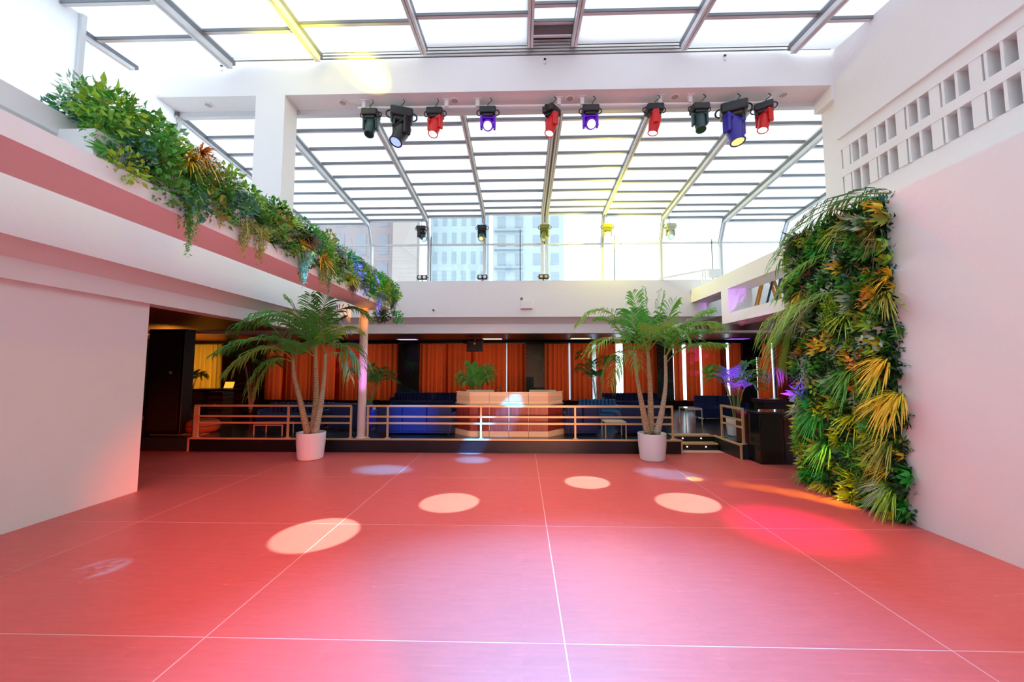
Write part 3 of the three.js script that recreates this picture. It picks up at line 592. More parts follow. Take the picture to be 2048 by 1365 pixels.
smallPalm('dark palm behind the tufted blue sofa', [3.2, PT, -16.6], 2.7, 12, 1.2, leafM[0], 8, 0.5, potWhite, barkGrey, 0.1);
smallPalm('low palm in a white pot by the right steps, bathed in violet light', [6.5, PT, -12.1], 2.3, 13, 0.95, [leafM[0], leafM[1], leafM[0]], 9, 0.52, potWhite, stalk, 0.1);
smallPalm('tall dark palm in the left corner of the lounge', [-10.3, PT, -14.6], 3.3, 11, 1.1, leafM[0], 12, 0.5, black, barkGrey, 0.2);
smallPalm('thin dark plant in front of the golden curtain', [-16.0, PT, -18.4], 2.2, 9, 0.6, leafM[0], 14, 0.5, black, barkGrey, 0.15);

/* ---------- small foliage shapes ---------- */
// pointed leaf folded on its midrib: base p, direction d, length L, width w
function leafInto(pos, idx, p, d, nrm, L, w, bend) {
  const s = d.clone().cross(nrm).normalize().multiplyScalar(w / 2), u = nrm.clone().multiplyScalar(-bend * L), o = pos.length / 3;
  const m = p.clone().addScaledVector(d, L * 0.45).addScaledVector(nrm, 0.02 * L), q = p.clone().addScaledVector(d, L).add(u);
  for (const v of [p, m.clone().add(s).addScaledVector(nrm, w * 0.2), m.clone().addScaledVector(nrm, -w * 0.1), m.clone().sub(s).addScaledVector(nrm, w * 0.2), q]) pos.push(v.x, v.y, v.z);
  idx.push(o, o + 1, o + 2, o, o + 2, o + 3, o + 1, o + 4, o + 2, o + 2, o + 4, o + 3);
}
const sph = () => { const z = rr(-1, 1), a = rr(0, 6.283), r = Math.sqrt(1 - z * z); return V(r * Math.cos(a), z, r * Math.sin(a)); };
function sprigGeo(n, R, L, w, seed) { // ball of small oval leaves
  reseed(seed); const pos = [], idx = [];
  for (let i = 0; i < n; i++) { const d = sph(), p = d.clone().multiplyScalar(R * Math.pow(rnd(), 0.4)), dir = d.clone().add(sph().multiplyScalar(0.8)).normalize(); leafInto(pos, idx, p, dir, sph().cross(dir).normalize(), L * rr(0.7, 1.3), w, 0.15); }
  return soup(pos, idx);
}
function rosetteGeo(n, L, w, open, seed, bend = 0.35) { // star of pointed leaves round +Z
  reseed(seed); const pos = [], idx = [];
  for (let i = 0; i < n; i++) { const a = i / n * 6.283 * 2.4 + rr(-0.2, 0.2), o = open * rr(0.6, 1.1), d = V(Math.cos(a) * Math.sin(o), Math.sin(a) * Math.sin(o), Math.cos(o)), nr = V(-Math.cos(a) * Math.cos(o), -Math.sin(a) * Math.cos(o), Math.sin(o)); leafInto(pos, idx, V(0, 0, 0), d, nr, L * rr(0.75, 1.15), w, -bend); }
  return soup(pos, idx);
}
function bladesGeo(n, L, w, seed, spread = 0.9, fall = 0.7) { // arching grassy blades out of +Z that fall towards -Y
  reseed(seed); const pos = [], idx = [];
  for (let i = 0; i < n; i++) {
    const a = rr(0, 6.283), o = rr(0.1, spread), d = V(Math.cos(a) * Math.sin(o), Math.sin(a) * Math.sin(o) + 0.25, Math.cos(o)).normalize(), l = L * rr(0.6, 1.1), s = d.clone().cross(V(0, 1, 0.2)).normalize().multiplyScalar(w / 2), b = pos.length / 3;
    for (let k = 0; k <= 4; k++) { const f = k / 4, p = d.clone().multiplyScalar(l * f).add(V(0, -fall * l * f * f, 0)), ww = k === 4 ? 0.05 : 1 - 0.5 * f; pos.push(p.x + s.x * ww, p.y + s.y * ww, p.z + s.z * ww, p.x - s.x * ww, p.y - s.y * ww, p.z - s.z * ww); if (k < 4) { const q = b + k * 2; idx.push(q, q + 1, q + 2, q + 2, q + 1, q + 3); } }
  }
  return soup(pos, idx);
}
function strandGeo(n, L, seed, w = 0.12, leaf = 0.035) { // hanging curtain of thin leafy strands
  reseed(seed); const pos = [], idx = [];
  for (let i = 0; i < n; i++) {
    const x = rr(-w, w), z = rr(-w, w) * 0.6, l = L * rr(0.55, 1) * (1 - 0.4 * Math.abs(x) / w);
    for (let y = 0; y < l; y += leaf * 0.62) { const f = y / l, p = V(x * (1 - 0.45 * f) + Math.sin(y * 13 + i) * 0.012, -y, z * (1 - 0.4 * f) + Math.cos(y * 11 + i) * 0.012), d = V(rr(-1, 1), -0.9, rr(-1, 1)).normalize(); leafInto(pos, idx, p, d, d.clone().cross(V(rr(-1, 1), 0.1, 1)).normalize(), leaf * rr(0.8, 1.3), leaf * 0.34, 0.2); }
  }
  return soup(pos, idx);
}
const greens = { mid: [0.1, 0.42, 0.05], lime: [0.34, 0.62, 0.04], dark: [0.02, 0.1, 0.025], grey: [0.4, 0.6, 0.4], yellow: [0.85, 0.62, 0.03], acid: [0.7, 0.8, 0.02], orange: [0.85, 0.38, 0.06], emerald: [0.03, 0.45, 0.04], violet: [0.42, 0.5, 0.45], olive: [0.36, 0.42, 0.06], blue: [0.25, 0.38, 0.32], cyan: [0.2, 0.5, 0.4], teal: [0.05, 0.25, 0.17], maroon: [0.16, 0.04, 0.05], pink: [0.75, 0.22, 0.16], pale: [0.7, 0.82, 0.6] };
for (const k in greens) greens[k] = M(lin(...greens[k]), { roughness: 0.48, side: THREE.DoubleSide });

/* ---------- planted canopy ---------- */
{
  const sprig = [0, 1, 2].map((i) => sprigGeo(150, 0.19, 0.075, 0.042, 200 + i)), fine = [0, 1].map((i) => sprigGeo(170, 0.18, 0.06, 0.016, 210 + i)), spiky = [0, 1].map((i) => rosetteGeo(24, 0.19, 0.035, 1.3, 220 + i, 0.1));
  const hedge = thing('canopy_hedge', 'dense mixed evergreen hedge planted along the left canopy', 'hedge', [-4.42, 4.38, -4.0]); reseed(77);
  part('planter_liner', bb(-0.28, 0.28, 0, 0.35, -7.55, 0.5), white, hedge);
  const tone = ['mid', 'mid', 'lime', 'dark', 'mid', 'grey', 'lime', 'teal', 'mid', 'olive'];
  for (let z = -11.9; z < -3.5; z += 0.19) for (let r = 0; r < 5; r++) {
    const near = z > -3, g = rnd() < 0.5 ? sprig[(rnd() * 3) | 0] : rnd() < 0.5 ? fine[(rnd() * 2) | 0] : spiky[(rnd() * 2) | 0];
    if (near && r > 3) continue;
    const a = [[0.34, 0.12], [0.36, 0.36], [0.3, 0.6], [0.08, 0.74], [-0.18, 0.66]][r];
    const blue = z < -8.2 && z > -10.2 && rnd() < 0.45 && r < 3, c = blue ? (rnd() < 0.6 ? 'violet' : 'blue') : tone[(rnd() * tone.length) | 0];
    const m = part('foliage_clump', g, greens[z < -8.5 && rnd() < 0.3 ? 'emerald' : c], hedge);
    m.position.set(a[0] + rr(-0.06, 0.06) - (r < 2 ? 0.02 : 0), a[1] + rr(-0.08, 0.08), z + 4 + rr(-0.08, 0.08)); m.rotation.set(rr(0, 6), rr(0, 6), rr(0, 6)); m.scale.setScalar(rr(0.85, 1.25));
  }
  // overhanging end of the hedge
  for (let i = 0; i < 16; i++) { const m = part('foliage_clump', sprig[i % 3], greens[['emerald', 'mid', 'dark', 'lime'][i % 4]], hedge); m.position.set(rr(-0.2, 0.5), rr(-0.35, 0.6), -7.95 + rr(-0.12, 0.12)); m.rotation.set(rr(0, 6), rr(0, 6), rr(0, 6)); }
  const hang = [ // z, drop, colour, label
    [-4.43, 0.85, 'mid', 'long green trailing fern hanging off the canopy under yellow plumes'], [-5.35, 0.56, 'olive', 'olive trailing fern hanging from the canopy, first of the pair'], [-5.66, 0.64, 'olive', 'olive trailing fern hanging from the canopy, longer one of the pair'],
    [-6.62, 0.66, 'cyan', 'bright cyan trailing strands on the canopy edge'], [-6.85, 0.7, 'mid', 'green trailing fern beside the cyan strands'], [-7.55, 0.6, 'olive', 'olive green trailing fern under a yellow plume'], [-7.8, 0.62, 'mid', 'green trailing fern next to the olive one'],
    [-8.95, 0.5, 'maroon', 'dark maroon trailing strands near the canopy column'], [-9.05, 0.42, 'violet', 'blue violet trailing strands near the canopy column'], [-10.5, 0.75, 'blue', 'deep blue trailing strands beyond the canopy column'], [-10.75, 0.5, 'teal', 'teal trailing fern beyond the canopy column'], [-11.2, 0.5, 'olive', 'thin olive trailing fern near the canopy end'], [-11.75, 0.72, 'dark', 'dark green trailing fern at the canopy end'],
  ];
  hang.forEach(([z, L, c, lab], i) => { const t = thing('trailing_fern', lab, 'fern', [c === 'cyan' ? -3.84 : -3.98, c === 'cyan' ? 4.46 : 4.52, z]); part('strands', strandGeo(26, L, 300 + i, 0.13, 0.05), greens[c], t); part('crown', bladesGeo(26, 0.26, 0.014, 330 + i, 1.4, 0.7).rotateY(Math.PI / 2), greens[c], t); });
  [[-4.45, 4.92, 'yellow', 'large yellow plume on the hedge near the canopy lip'], [-4.6, 5.1, 'orange', 'amber yellow plume above the long trailing fern'], [-6.75, 4.62, 'yellow', 'yellow plume above the cyan strands'], [-7.6, 4.6, 'yellow', 'yellow plume above the olive trailing ferns'], [-8.85, 4.55, 'acid', 'acid yellow plume beside the maroon strands'], [-7.05, 4.85, 'maroon', 'dark red leafy tuft in the hedge']].forEach(([z, y, c, lab], i) => {
    const t = thing('plume_plant', lab, 'plant', [-4.04, y, z]); part('blades', bladesGeo(60, 0.34, 0.022, 400 + i, 1.1, 0.6).rotateY(Math.PI / 2 - 0.3), greens[c], t); part('heart', sprigGeo(40, 0.07, 0.06, 0.02, 410 + i), greens[c], t);
  });
}

/* ---------- green wall ---------- */
{
  const t = thing('green_wall', 'tall living green wall of mixed tropical plants on the right', 'green wall', [6.06, 0, -7]); reseed(88);
  part('backing', bb(0.0, 0.05, 0, 5.2, -1.5, 0.55), M(lin(0.13, 0.15, 0.07), { roughness: 0.95 }), t);
  part('backing_end', cyl(0.12, 0.12, 5.2, 20).translate(0.12, 2.6, -1.5), M(lin(0.13, 0.15, 0.07), { roughness: 0.95 }), t);
  const kinds = {
    star: [0, 1, 2].map((i) => rosetteGeo(11, 0.26, 0.085, 1.15, 500 + i)), lily: [0, 1].map((i) => rosetteGeo(7, 0.2, 0.08, 0.95, 510 + i, 0.1)), fern: [0, 1, 2].map((i) => bladesGeo(46, 0.36, 0.018, 520 + i, 1.2, 0.55)), grass: [0, 1].map((i) => bladesGeo(60, 0.5, 0.022, 530 + i, 1.0, 0.75)),
    bush: [0, 1, 2].map((i) => sprigGeo(90, 0.17, 0.1, 0.055, 540 + i)), spider: [0, 1].map((i) => rosetteGeo(26, 0.2, 0.028, 1.35, 550 + i, 0.25)), hang: [0, 1].map((i) => strandGeo(28, 0.8, 560 + i, 0.12, 0.05)),
  };
  for (const k of ['hang']) kinds[k].forEach((g) => g.translate(0, 0, 0.12));
  const q = new THREE.Quaternion(), e = new THREE.Euler();
  const palette = (y, z) => { const r = rnd(); const low = y < 1.7; return low ? (r < 0.3 ? 'acid' : r < 0.5 ? 'lime' : r < 0.62 ? 'yellow' : r < 0.75 ? 'mid' : r < 0.85 ? 'olive' : r < 0.92 ? 'grey' : 'emerald') : (r < 0.2 ? 'mid' : r < 0.36 ? 'lime' : r < 0.5 ? 'dark' : r < 0.64 ? 'grey' : r < 0.72 ? 'yellow' : r < 0.8 ? 'olive' : r < 0.87 ? 'emerald' : r < 0.93 ? 'orange' : r < 0.95 ? 'pink' : 'pale'); };
  const place = (z, y, par) => {
    const r = rnd(), k = r < 0.3 ? 'star' : r < 0.48 ? 'lily' : r < 0.58 ? 'fern' : r < 0.62 ? 'grass' : r < 0.8 ? 'bush' : r < 0.97 ? 'spider' : 'hang', G = kinds[k], c = palette(y, z);
    let turn = -Math.PI / 2 + rr(-0.3, 0.3), x = -0.02 + rr(-0.1, 0.02), zz = z;
    if (z < -1.5) { const a = (-1.5 - z) / 0.3; turn = -Math.PI / 2 - a * 1.3 - Math.PI * 0 ; x = 0.18 - Math.cos(Math.min(1.5, a)) * 0.22; zz = -1.5 - Math.sin(Math.min(1.5, a)) * 0.2; turn = -Math.PI / 2 - Math.min(1.4, a); }
    return [G[(rnd() * G.length) | 0], c === 'yellow' && k === 'fern' ? 'lime' : c, V(x, y, zz), turn, rr(0.8, 1.25), k];
  };
  // plants seen in the photograph: one mesh each
  const spots = []; for (let y = 0.1; y < 5.25; y += 0.2) for (let z = -1.9; z < 0.6; z += 0.228) spots.push([z + rr(-0.08, 0.08), y + rr(-0.08, 0.08)]);
  const names = { star: 'bromeliad', lily: 'lily_plant', fern: 'fern', grass: 'grass_tuft', bush: 'leafy_bush', spider: 'spider_plant', hang: 'hanging_moss' };
  spots.slice(0, 300).forEach(([z, y]) => { const [g, c, p, turn, s, k] = place(z, y); const m = part(names[k], g, greens[c], t); m.position.copy(p); m.rotation.set(rr(-0.2, 0.2), turn, rr(-0.3, 0.3)); m.scale.setScalar(s); });
  // undergrowth and the run of the wall towards the camera
  const copies = (name, geo, colors, list) => { const im = shadow(new THREE.InstancedMesh(geo, M(lin(1, 1, 1), { roughness: 0.5, side: THREE.DoubleSide }), list.length)); im.name = name; im.userData = { kind: 'stuff' }; list.forEach(([p, rx, ry, rz, s], i) => { im.setMatrixAt(i, new THREE.Matrix4().compose(p, q.setFromEuler(e.set(rx, ry, rz)), V(s, s, s))); im.setColorAt(i, colors[(rnd() * colors.length) | 0].color); }); t.add(im); };
  const low = []; for (let i = 0; i < 700; i++) { const z = rr(-1.8, 0.62), y = rr(0.03, 5.2); low.push([V(z < -1.5 ? 0.08 : rr(-0.03, 0.03), y, Math.max(z, -1.68)), rr(0, 6), rr(0, 6), rr(0, 6), rr(0.7, 1.1)]); }
  copies('undergrowth', kinds.bush[0], [greens.dark, greens.dark, greens.mid, greens.teal], low);
  const far = { star: [], fern: [], spider: [], grass: [], lily: [] };
  for (let y = 0.1; y < 5.25; y += 0.24) for (let z = 0.45; z < 0.7; z += 0.2) { const k = Object.keys(far)[(rnd() * 5) | 0]; far[k].push([V(-0.05 + rr(-0.08, 0.02), y + rr(-0.1, 0.1), z + rr(-0.1, 0.1)), rr(-0.2, 0.2), -Math.PI / 2 + rr(-0.3, 0.3), rr(-0.3, 0.3), rr(0.8, 1.25)]); }
  for (const k in far) copies(names[k] + '_field', kinds[k][0], [greens.mid, greens.lime, greens.grey, greens.yellow, greens.dark, greens.emerald, greens.olive], far[k]);
  // large feather fronds leaning out of the top and of the middle
  reseed(91);
  const fr = (b, c, d, o) => addFrond(t, V(...b), V(...c), V(...d), leafM[o?.m ?? 0], { n: 34, len: 0.55, width: 0.035, start: 0.1, droop: 0.8, spread: 0.5, ...o });
  fr([0.1, 5.1, 0.7], [-0.2, 5.85, -0.3], [-0.3, 4.75, -1.75], { m: 0 }); fr([0.1, 5.1, 0.9], [-0.25, 5.9, 0.0], [-0.35, 4.95, -1.4], { m: 2 });
  
  fr([0, 3.9, -0.9], [-0.35, 3.7, -1.5], [-0.3, 2.3, -1.95], { m: 3, len: 0.6, n: 40 }); fr([0, 3.7, -0.6], [-0.4, 3.75, -1.2], [-0.4, 2.5, -1.7], { m: 3, len: 0.6, n: 40 }); fr([0, 3.8, -0.2], [-0.4, 3.9, -0.7], [-0.5, 3.1, -1.3], { m: 1, len: 0.5 });
  fr([0, 4.6, -0.3], [-0.3, 4.6, -0.9], [-0.35, 4.0, -1.5], { m: 1, len: 0.45 }); fr([0, 3.75, -1.2], [-0.2, 3.75, -1.8], [-0.2, 3.1, -2.4], { m: 3, len: 0.5 });
}

/* ================= STAGE LIGHTS ================= */
const shell = M(lin(0.012, 0.013, 0.016), { roughness: 0.35 }), shellTeal = M(lin(0.02, 0.06, 0.06), { roughness: 0.3 }), chrome = M(lin(0.75, 0.75, 0.75), { roughness: 0.25, metalness: 0.9 });
const spot = (from, to, color, I, deg, pen, soft = 1) => { const s = new THREE.SpotLight(lin(...color), I, 0, THREE.MathUtils.degToRad(deg), pen, 2); s.position.copy(from); s.target.position.copy(to); s.shadow.radius = soft; s.castShadow = true; scene.add(s); scene.add(s.target); };
// moving head hung at `at` (top of its base), head pointing at `aim`
function movingHead({ at, s, aim, label, tint, lens, glow = 0, group, yaw = 0, hang = true, beams = [], baseM = shell }) {
  const t = thing('moving_head_light', label, 'stage light', at, group), P = V(...at), dir = V(...aim).sub(P).normalize();
  const w = 0.34 * s, k0 = hang ? 1 : -1;
  part('base', merge([rb(w, 0.15 * s, 0.26 * s, 0.03 * s, 0, -0.085 * s * k0, 0), rb(w * 0.72, 0.08 * s, 0.2 * s, 0.03 * s, 0, -0.18 * s * k0, 0)]).rotateY(yaw), baseM, t);
  for (const k of [-1, 1]) part('handle', new THREE.TorusGeometry(0.06 * s, 0.012 * s, 6, 14, Math.PI).rotateZ(-k * Math.PI / 2).translate(k * w / 2, -0.09 * s * k0, 0).rotateY(yaw), shell, t);
  if (hang) part('clamp', merge([new THREE.TorusGeometry(0.036, 0.012, 8, 16).rotateY(Math.PI / 2).translate(0, 0.045, 0), rb(0.05, 0.05, 0.05, 0.01, 0, 0.0, 0)]), chrome, t);
  const flat = V(dir.x, 0, dir.z); const ya = Math.atan2(flat.x, flat.z), piv = V(0, -0.36 * s * k0, 0);
  const arms = []; for (const k of [-1, 1]) arms.push(rb(0.05 * s, 0.28 * s, 0.12 * s, 0.02 * s, k * 0.135 * s, -0.3 * s * k0, 0)); arms.push(rb(0.32 * s, 0.06 * s, 0.14 * s, 0.02 * s, 0, -0.215 * s * k0, 0));
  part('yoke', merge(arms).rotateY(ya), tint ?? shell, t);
  // head: lathed body along +Z
  const head = new THREE.Group(); head.name = 'head'; t.add(head); head.position.copy(piv);
  head.quaternion.setFromUnitVectors(V(0, 0, 1), dir);
  const R = 0.115 * s;
  const bodyG = lathe([[0, -0.17 * s], [R * 0.75, -0.165 * s], [R, -0.12 * s], [R, 0.02 * s], [R * 0.93, 0.09 * s], [R * 0.8, 0.2 * s], [R * 0.8, 0.22 * s]], 24).rotateX(Math.PI / 2);
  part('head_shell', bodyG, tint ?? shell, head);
  part('lens', cyl(R * 0.78, R * 0.78, 0.02 * s, 24).rotateX(Math.PI / 2).translate(0, 0, 0.212 * s), glow ? M(lin(0.9, 0.9, 0.9), { emissive: lin(...lens), emissiveIntensity: glow }) : M(lin(...lens), { roughness: 0.08 }), head);
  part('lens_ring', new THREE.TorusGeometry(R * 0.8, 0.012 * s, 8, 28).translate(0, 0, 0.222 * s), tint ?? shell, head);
  const mouth = P.clone().add(piv).addScaledVector(dir, 0.24 * s);
  for (const b of beams) spot(b.from ? V(...b.from) : mouth, V(...b.to), b.c, b.I, b.a, b.p ?? 0.15, b.soft ?? 1);
  return t;
}
// white pipe and drop brackets under the beam
{
  const p = thing('lighting_pipe', 'long white pipe on brackets under the cross beam', 'pipe', [0, 8.27, -8.28]);
  part('pipe', tube([V(-3.7, 0.02, 0), V(5.5, -0.02, 0)], 0.027, 14), whitePaint, p);
  for (const x of [-3.55, -1.68, -0.98, 0.83, 1.35, 3.06, 3.72, 5.45]) { part('bracket', rb(0.09, 0.17, 0.07, 0.02, x, 0.07, 0.03), whitePaint, p); part('bracket_plate', rb(0.16, 0.014, 0.14, 0.004, x, 0.143, 0.03), whitePaint, p); }
}
const redGlowT = M(lin(0.72, 0.012, 0.012), { roughness: 0.4 }), violetGlowT = M(lin(0.2, 0.01, 0.8), { roughness: 0.4 }), blueGlowT = M(lin(0.04, 0.03, 0.35), { roughness: 0.35 });  // lens glow put into the shell colours; the fixtures themselves are black
const HY = 8.22, HZ = -8.28, RED = [0.45, 1, 0.82];
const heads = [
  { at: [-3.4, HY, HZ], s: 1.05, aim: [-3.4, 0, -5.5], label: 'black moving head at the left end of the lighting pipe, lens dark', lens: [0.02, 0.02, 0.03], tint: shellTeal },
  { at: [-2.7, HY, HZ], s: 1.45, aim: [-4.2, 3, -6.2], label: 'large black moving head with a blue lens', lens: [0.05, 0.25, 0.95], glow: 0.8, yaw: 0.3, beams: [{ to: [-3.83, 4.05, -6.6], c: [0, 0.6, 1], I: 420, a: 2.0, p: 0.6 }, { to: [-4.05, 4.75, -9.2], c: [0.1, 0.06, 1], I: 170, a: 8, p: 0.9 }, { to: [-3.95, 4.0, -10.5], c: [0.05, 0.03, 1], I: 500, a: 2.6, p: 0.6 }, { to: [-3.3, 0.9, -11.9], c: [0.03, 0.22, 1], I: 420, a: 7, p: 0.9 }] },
  { at: [-1.94, HY, HZ], s: 1.08, aim: [-2.99, 0, -5.76], label: 'moving head with red glow put into its shell colour, between the blue-lens lamp and the violet lamp', lens: [1, 0.9, 0.82], glow: 1.6, tint: redGlowT, beams: [{ to: [-2.99, 0, -5.76], c: RED, I: 430, a: 4.3, p: 0.12 }, { to: [-3.5, 0, -5], c: [1, 0.03, 0.02], I: 19, a: 42, p: 1 }] },
  { at: [-0.75, HY, HZ], s: 1.08, aim: [-0.4, 3.4, -1.2], label: 'moving head with violet glow put into its shell colour, shining forward, left of the thin double rafter', lens: [1, 0.97, 1], glow: 2.2, tint: violetGlowT, beams: [{ to: [-0.2, 0, -2.8], c: [0.03, 0.5, 1], I: 280, a: 23, p: 1 }] },
  { at: [0.67, HY, HZ], s: 1.08, aim: [-1.3, 0, -7.14], label: 'slim moving head with red glow put into its shell and yoke colour', lens: [1, 0.85, 0.78], glow: 1.6, tint: redGlowT, yaw: 0.9, beams: [{ to: [-1.3, 0, -7.14], c: RED, I: 430, a: 3.9, p: 0.12 }, { to: [0, 0, -6], c: [1, 0.03, 0.02], I: 19, a: 42, p: 1 }] },
  { at: [1.53, HY, HZ], s: 1.08, aim: [1.0, 3.2, -1.0], label: 'moving head with violet glow put into its shell colour, shining forward, right of the thin double rafter', lens: [1, 0.97, 1], glow: 2.2, tint: violetGlowT, beams: [{ to: [0.9, 0, -3.3], c: [0.06, 0.45, 1], I: 390, a: 23, p: 1 }] },
  { at: [2.94, HY, HZ], s: 1.08, aim: [1.38, 0, -8.45], label: 'moving head with red glow put into its shell colour, right of the violet lamps', lens: [1, 0.9, 0.82], glow: 1.6, tint: redGlowT, beams: [{ to: [1.38, 0, -8.45], c: RED, I: 430, a: 3.6, p: 0.12 }, { to: [2, 0, -6], c: [1, 0.03, 0.02], I: 19, a: 42, p: 1 }, { to: [-0.45, 0.95, -11.7], c: [0, 0.36, 1], I: 1700, a: 3.0, p: 0.5 }, { to: [-1.35, 0.3, -11.3], c: [0, 0.4, 1], I: 2600, a: 2.6, p: 0.6 }, { to: [-1.3, 0, -10.4], c: [0, 0.45, 1], I: 900, a: 3.2, p: 0.9 }] },
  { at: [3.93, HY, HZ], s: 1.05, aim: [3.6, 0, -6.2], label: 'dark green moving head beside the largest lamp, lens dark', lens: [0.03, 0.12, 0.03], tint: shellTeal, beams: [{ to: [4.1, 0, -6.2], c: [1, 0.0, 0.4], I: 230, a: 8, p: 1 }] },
  { at: [4.67, HY, HZ], s: 1.55, aim: [5.3, 0, -6.6], label: 'largest moving head, blue glow put into its shell colour, with a yellow lens', lens: [1, 0.85, 0.05], glow: 0.9, tint: blueGlowT, yaw: -0.4, beams: [{ to: [-3.3, 0, -9.35], c: [0.01, 0.5, 1], I: 1500, a: 3.0, p: 0.8 }, { to: [3.75, 0, -8.75], c: [0.8, 1, 0.02], I: 420, a: 1.6, p: 0.6 }, ...[[4.5, -8.35], [4.9, -8.1], [5.25, -7.8], [5.55, -7.5], [5.75, -7.25]].map(([x, z], i) => ({ to: [x, 0, z], c: [0.8, 0.8, 0], I: 60 + 30 * i, a: 3.0, p: 1 }))] },
  { at: [5.33, HY, HZ], s: 1.08, aim: [2.98, 0, -7.25], label: 'moving head with red glow put into its shell colour, at the right end of the lighting pipe', lens: [1, 0.88, 0.8], glow: 1.6, tint: redGlowT, yaw: -0.6, beams: [{ to: [2.98, 0, -7.25], c: RED, I: 430, a: 4.0, p: 0.12 }, { to: [4.5, 0, -5], c: [1, 0.03, 0.02], I: 19, a: 42, p: 1 }] },
];
heads.forEach(movingHead);
const nick = ['leftmost dark lamp on the pipe', 'large lamp with blue lens', 'red lamp beside the blue-lens lamp', 'violet lamp between two red lamps', 'slim lamp by the double rafter', 'violet lamp right of the double rafter', 'red lamp right of the violet ones', 'dark green lamp', 'largest lamp with yellow lens', 'rightmost red lamp on the pipe'];
// cables looping from the beam to each lamp
heads.forEach((h, i) => solo('power_cable', tube([V(h.at[0] + 0.06, 8.415, -8.2), V(h.at[0] + 0.1, 8.34, -8.17), V(h.at[0] + 0.02 * (i % 3), 8.26, -8.19), V(h.at[0] + 0.03, 8.2, -8.26)], 0.009, 6), black, 'short black power cable from the beam to the ' + nick[i], 'cable', 'power cables of the stage lights'));
// far lamps hung in front of the glass
const farLens = [[0.1, 0.5, 1], [0.8, 0.75, 0.02], [0.5, 0.5, 0.02], [1, 0.95, 0.1], [0.1, 0.7, 0.9]], farLab = ['far moving head with a blue lens above the twin blinder next to the planted canopy', 'far moving head with a yellow side lens', 'olive far moving head on the double post', 'far moving head blazing yellow at its post', 'pale far moving head with a turquoise lens'];
const paleShell = M(lin(0.45, 0.5, 0.38), { roughness: 0.4 }), oliveShell = M(lin(0.22, 0.24, 0.02), { roughness: 0.4 }), yellowShell = M(lin(0.9, 0.85, 0.05), { roughness: 0.4 });
[-3.74, -1.47, 0.85, 3.16, 5.45].forEach((x, i) => {
  const y = 7.72, z = -14.05, to = [[3.3, 0, -9.08], [-2.5, 0, -7], [-0.9, 0.6, -11.2], [0.5, 2.2, 0], [3.6, 0, -6.4]][i];
  movingHead({ at: [x, y, z], s: 1.05, aim: to, label: farLab[i], lens: farLens[i], glow: [0.9, 0.5, 0.4, 5, 0.9][i], tint: [shell, shellTeal, oliveShell, yellowShell, paleShell][i], baseM: [shell, shell, oliveShell, yellowShell, paleShell][i], hang: true,
    beams: [[{ to: [3.3, 0, -9.15], c: [0.02, 0.55, 1], I: 1100, a: 3.0, p: 0.7 }], [], [], [], []][i] });
  solo('hanging_rod', tube([V(x, 7.76, z), V(x, 8.02, -14.12), V(x, 8.1, -14.16)], 0.012, 6), aluDark, 'thin rod holding the ' + farLab[i].replace(/ (above|at its|on the).*/, ''), 'rod', 'rods of the far moving heads');
  if (i === 3) { const p = new THREE.PointLight(lin(1, 0.9, 0.03), 12); p.position.set(x, 7.2, -13.75); p.castShadow = true; scene.add(p); }
});
[[-3.68, 5.62], [-1.45, 5.62], [0.8, 5.62]].forEach(([x, y], i) => {
  const t = thing('twin_blinder', ['black twin blinder lamp on the balcony wall nearest the planted canopy', 'black twin blinder lamp in the middle of the balcony wall', 'dark olive twin blinder lamp below the double post'][i], 'stage light', [x, y, -14.05]);
  part('housing', rb(0.37, 0.18, 0.12, 0.03, 0, 0.15, 0), i === 2 ? M(lin(0.05, 0.05, 0.005), { roughness: 0.4 }) : shell, t); part('stem', cyl(0.015, 0.015, 0.08, 8).translate(0, 0.035, 0), shell, t); part('foot', rb(0.1, 0.015, 0.08, 0.004, 0, 0.008, 0), shell, t);
  for (const k of [-1, 1]) { part('lamp', cyl(0.058, 0.058, 0.02, 20).rotateX(Math.PI / 2).translate(k * 0.085, 0.15, 0.062), i === 2 ? M(lin(0.85, 0.7, 0.35), { roughness: 0.2 }) : whitePaint, t); part('knob', cyl(0.02, 0.02, 0.03, 8).rotateZ(Math.PI / 2).translate(k * 0.2, 0.15, 0), shell, t); }
});
[[-6.91, 7.1], [-3.39, 7.33], [-0.06, 7.58], [3.41, 7.32], [6.96, 7.14]].forEach(([x, y], i) => solo('balustrade_rod', merge([tube([V(x, 5.6, -14.1), V(x, y, -14.1)], 0.016, 8), cyl(0.035, 0.035, 0.02, 12).translate(x, 5.63, -14.1)]), black, 'thin black upright rod on the balcony wall ' + ['behind the canopy hedge', 'next to the blue far lamp', 'between the yellow-side and the olive far lamp', 'next to the blazing yellow far lamp', 'behind the sloping white handrail'][i], 'rod', 'black rods on the balcony wall'));
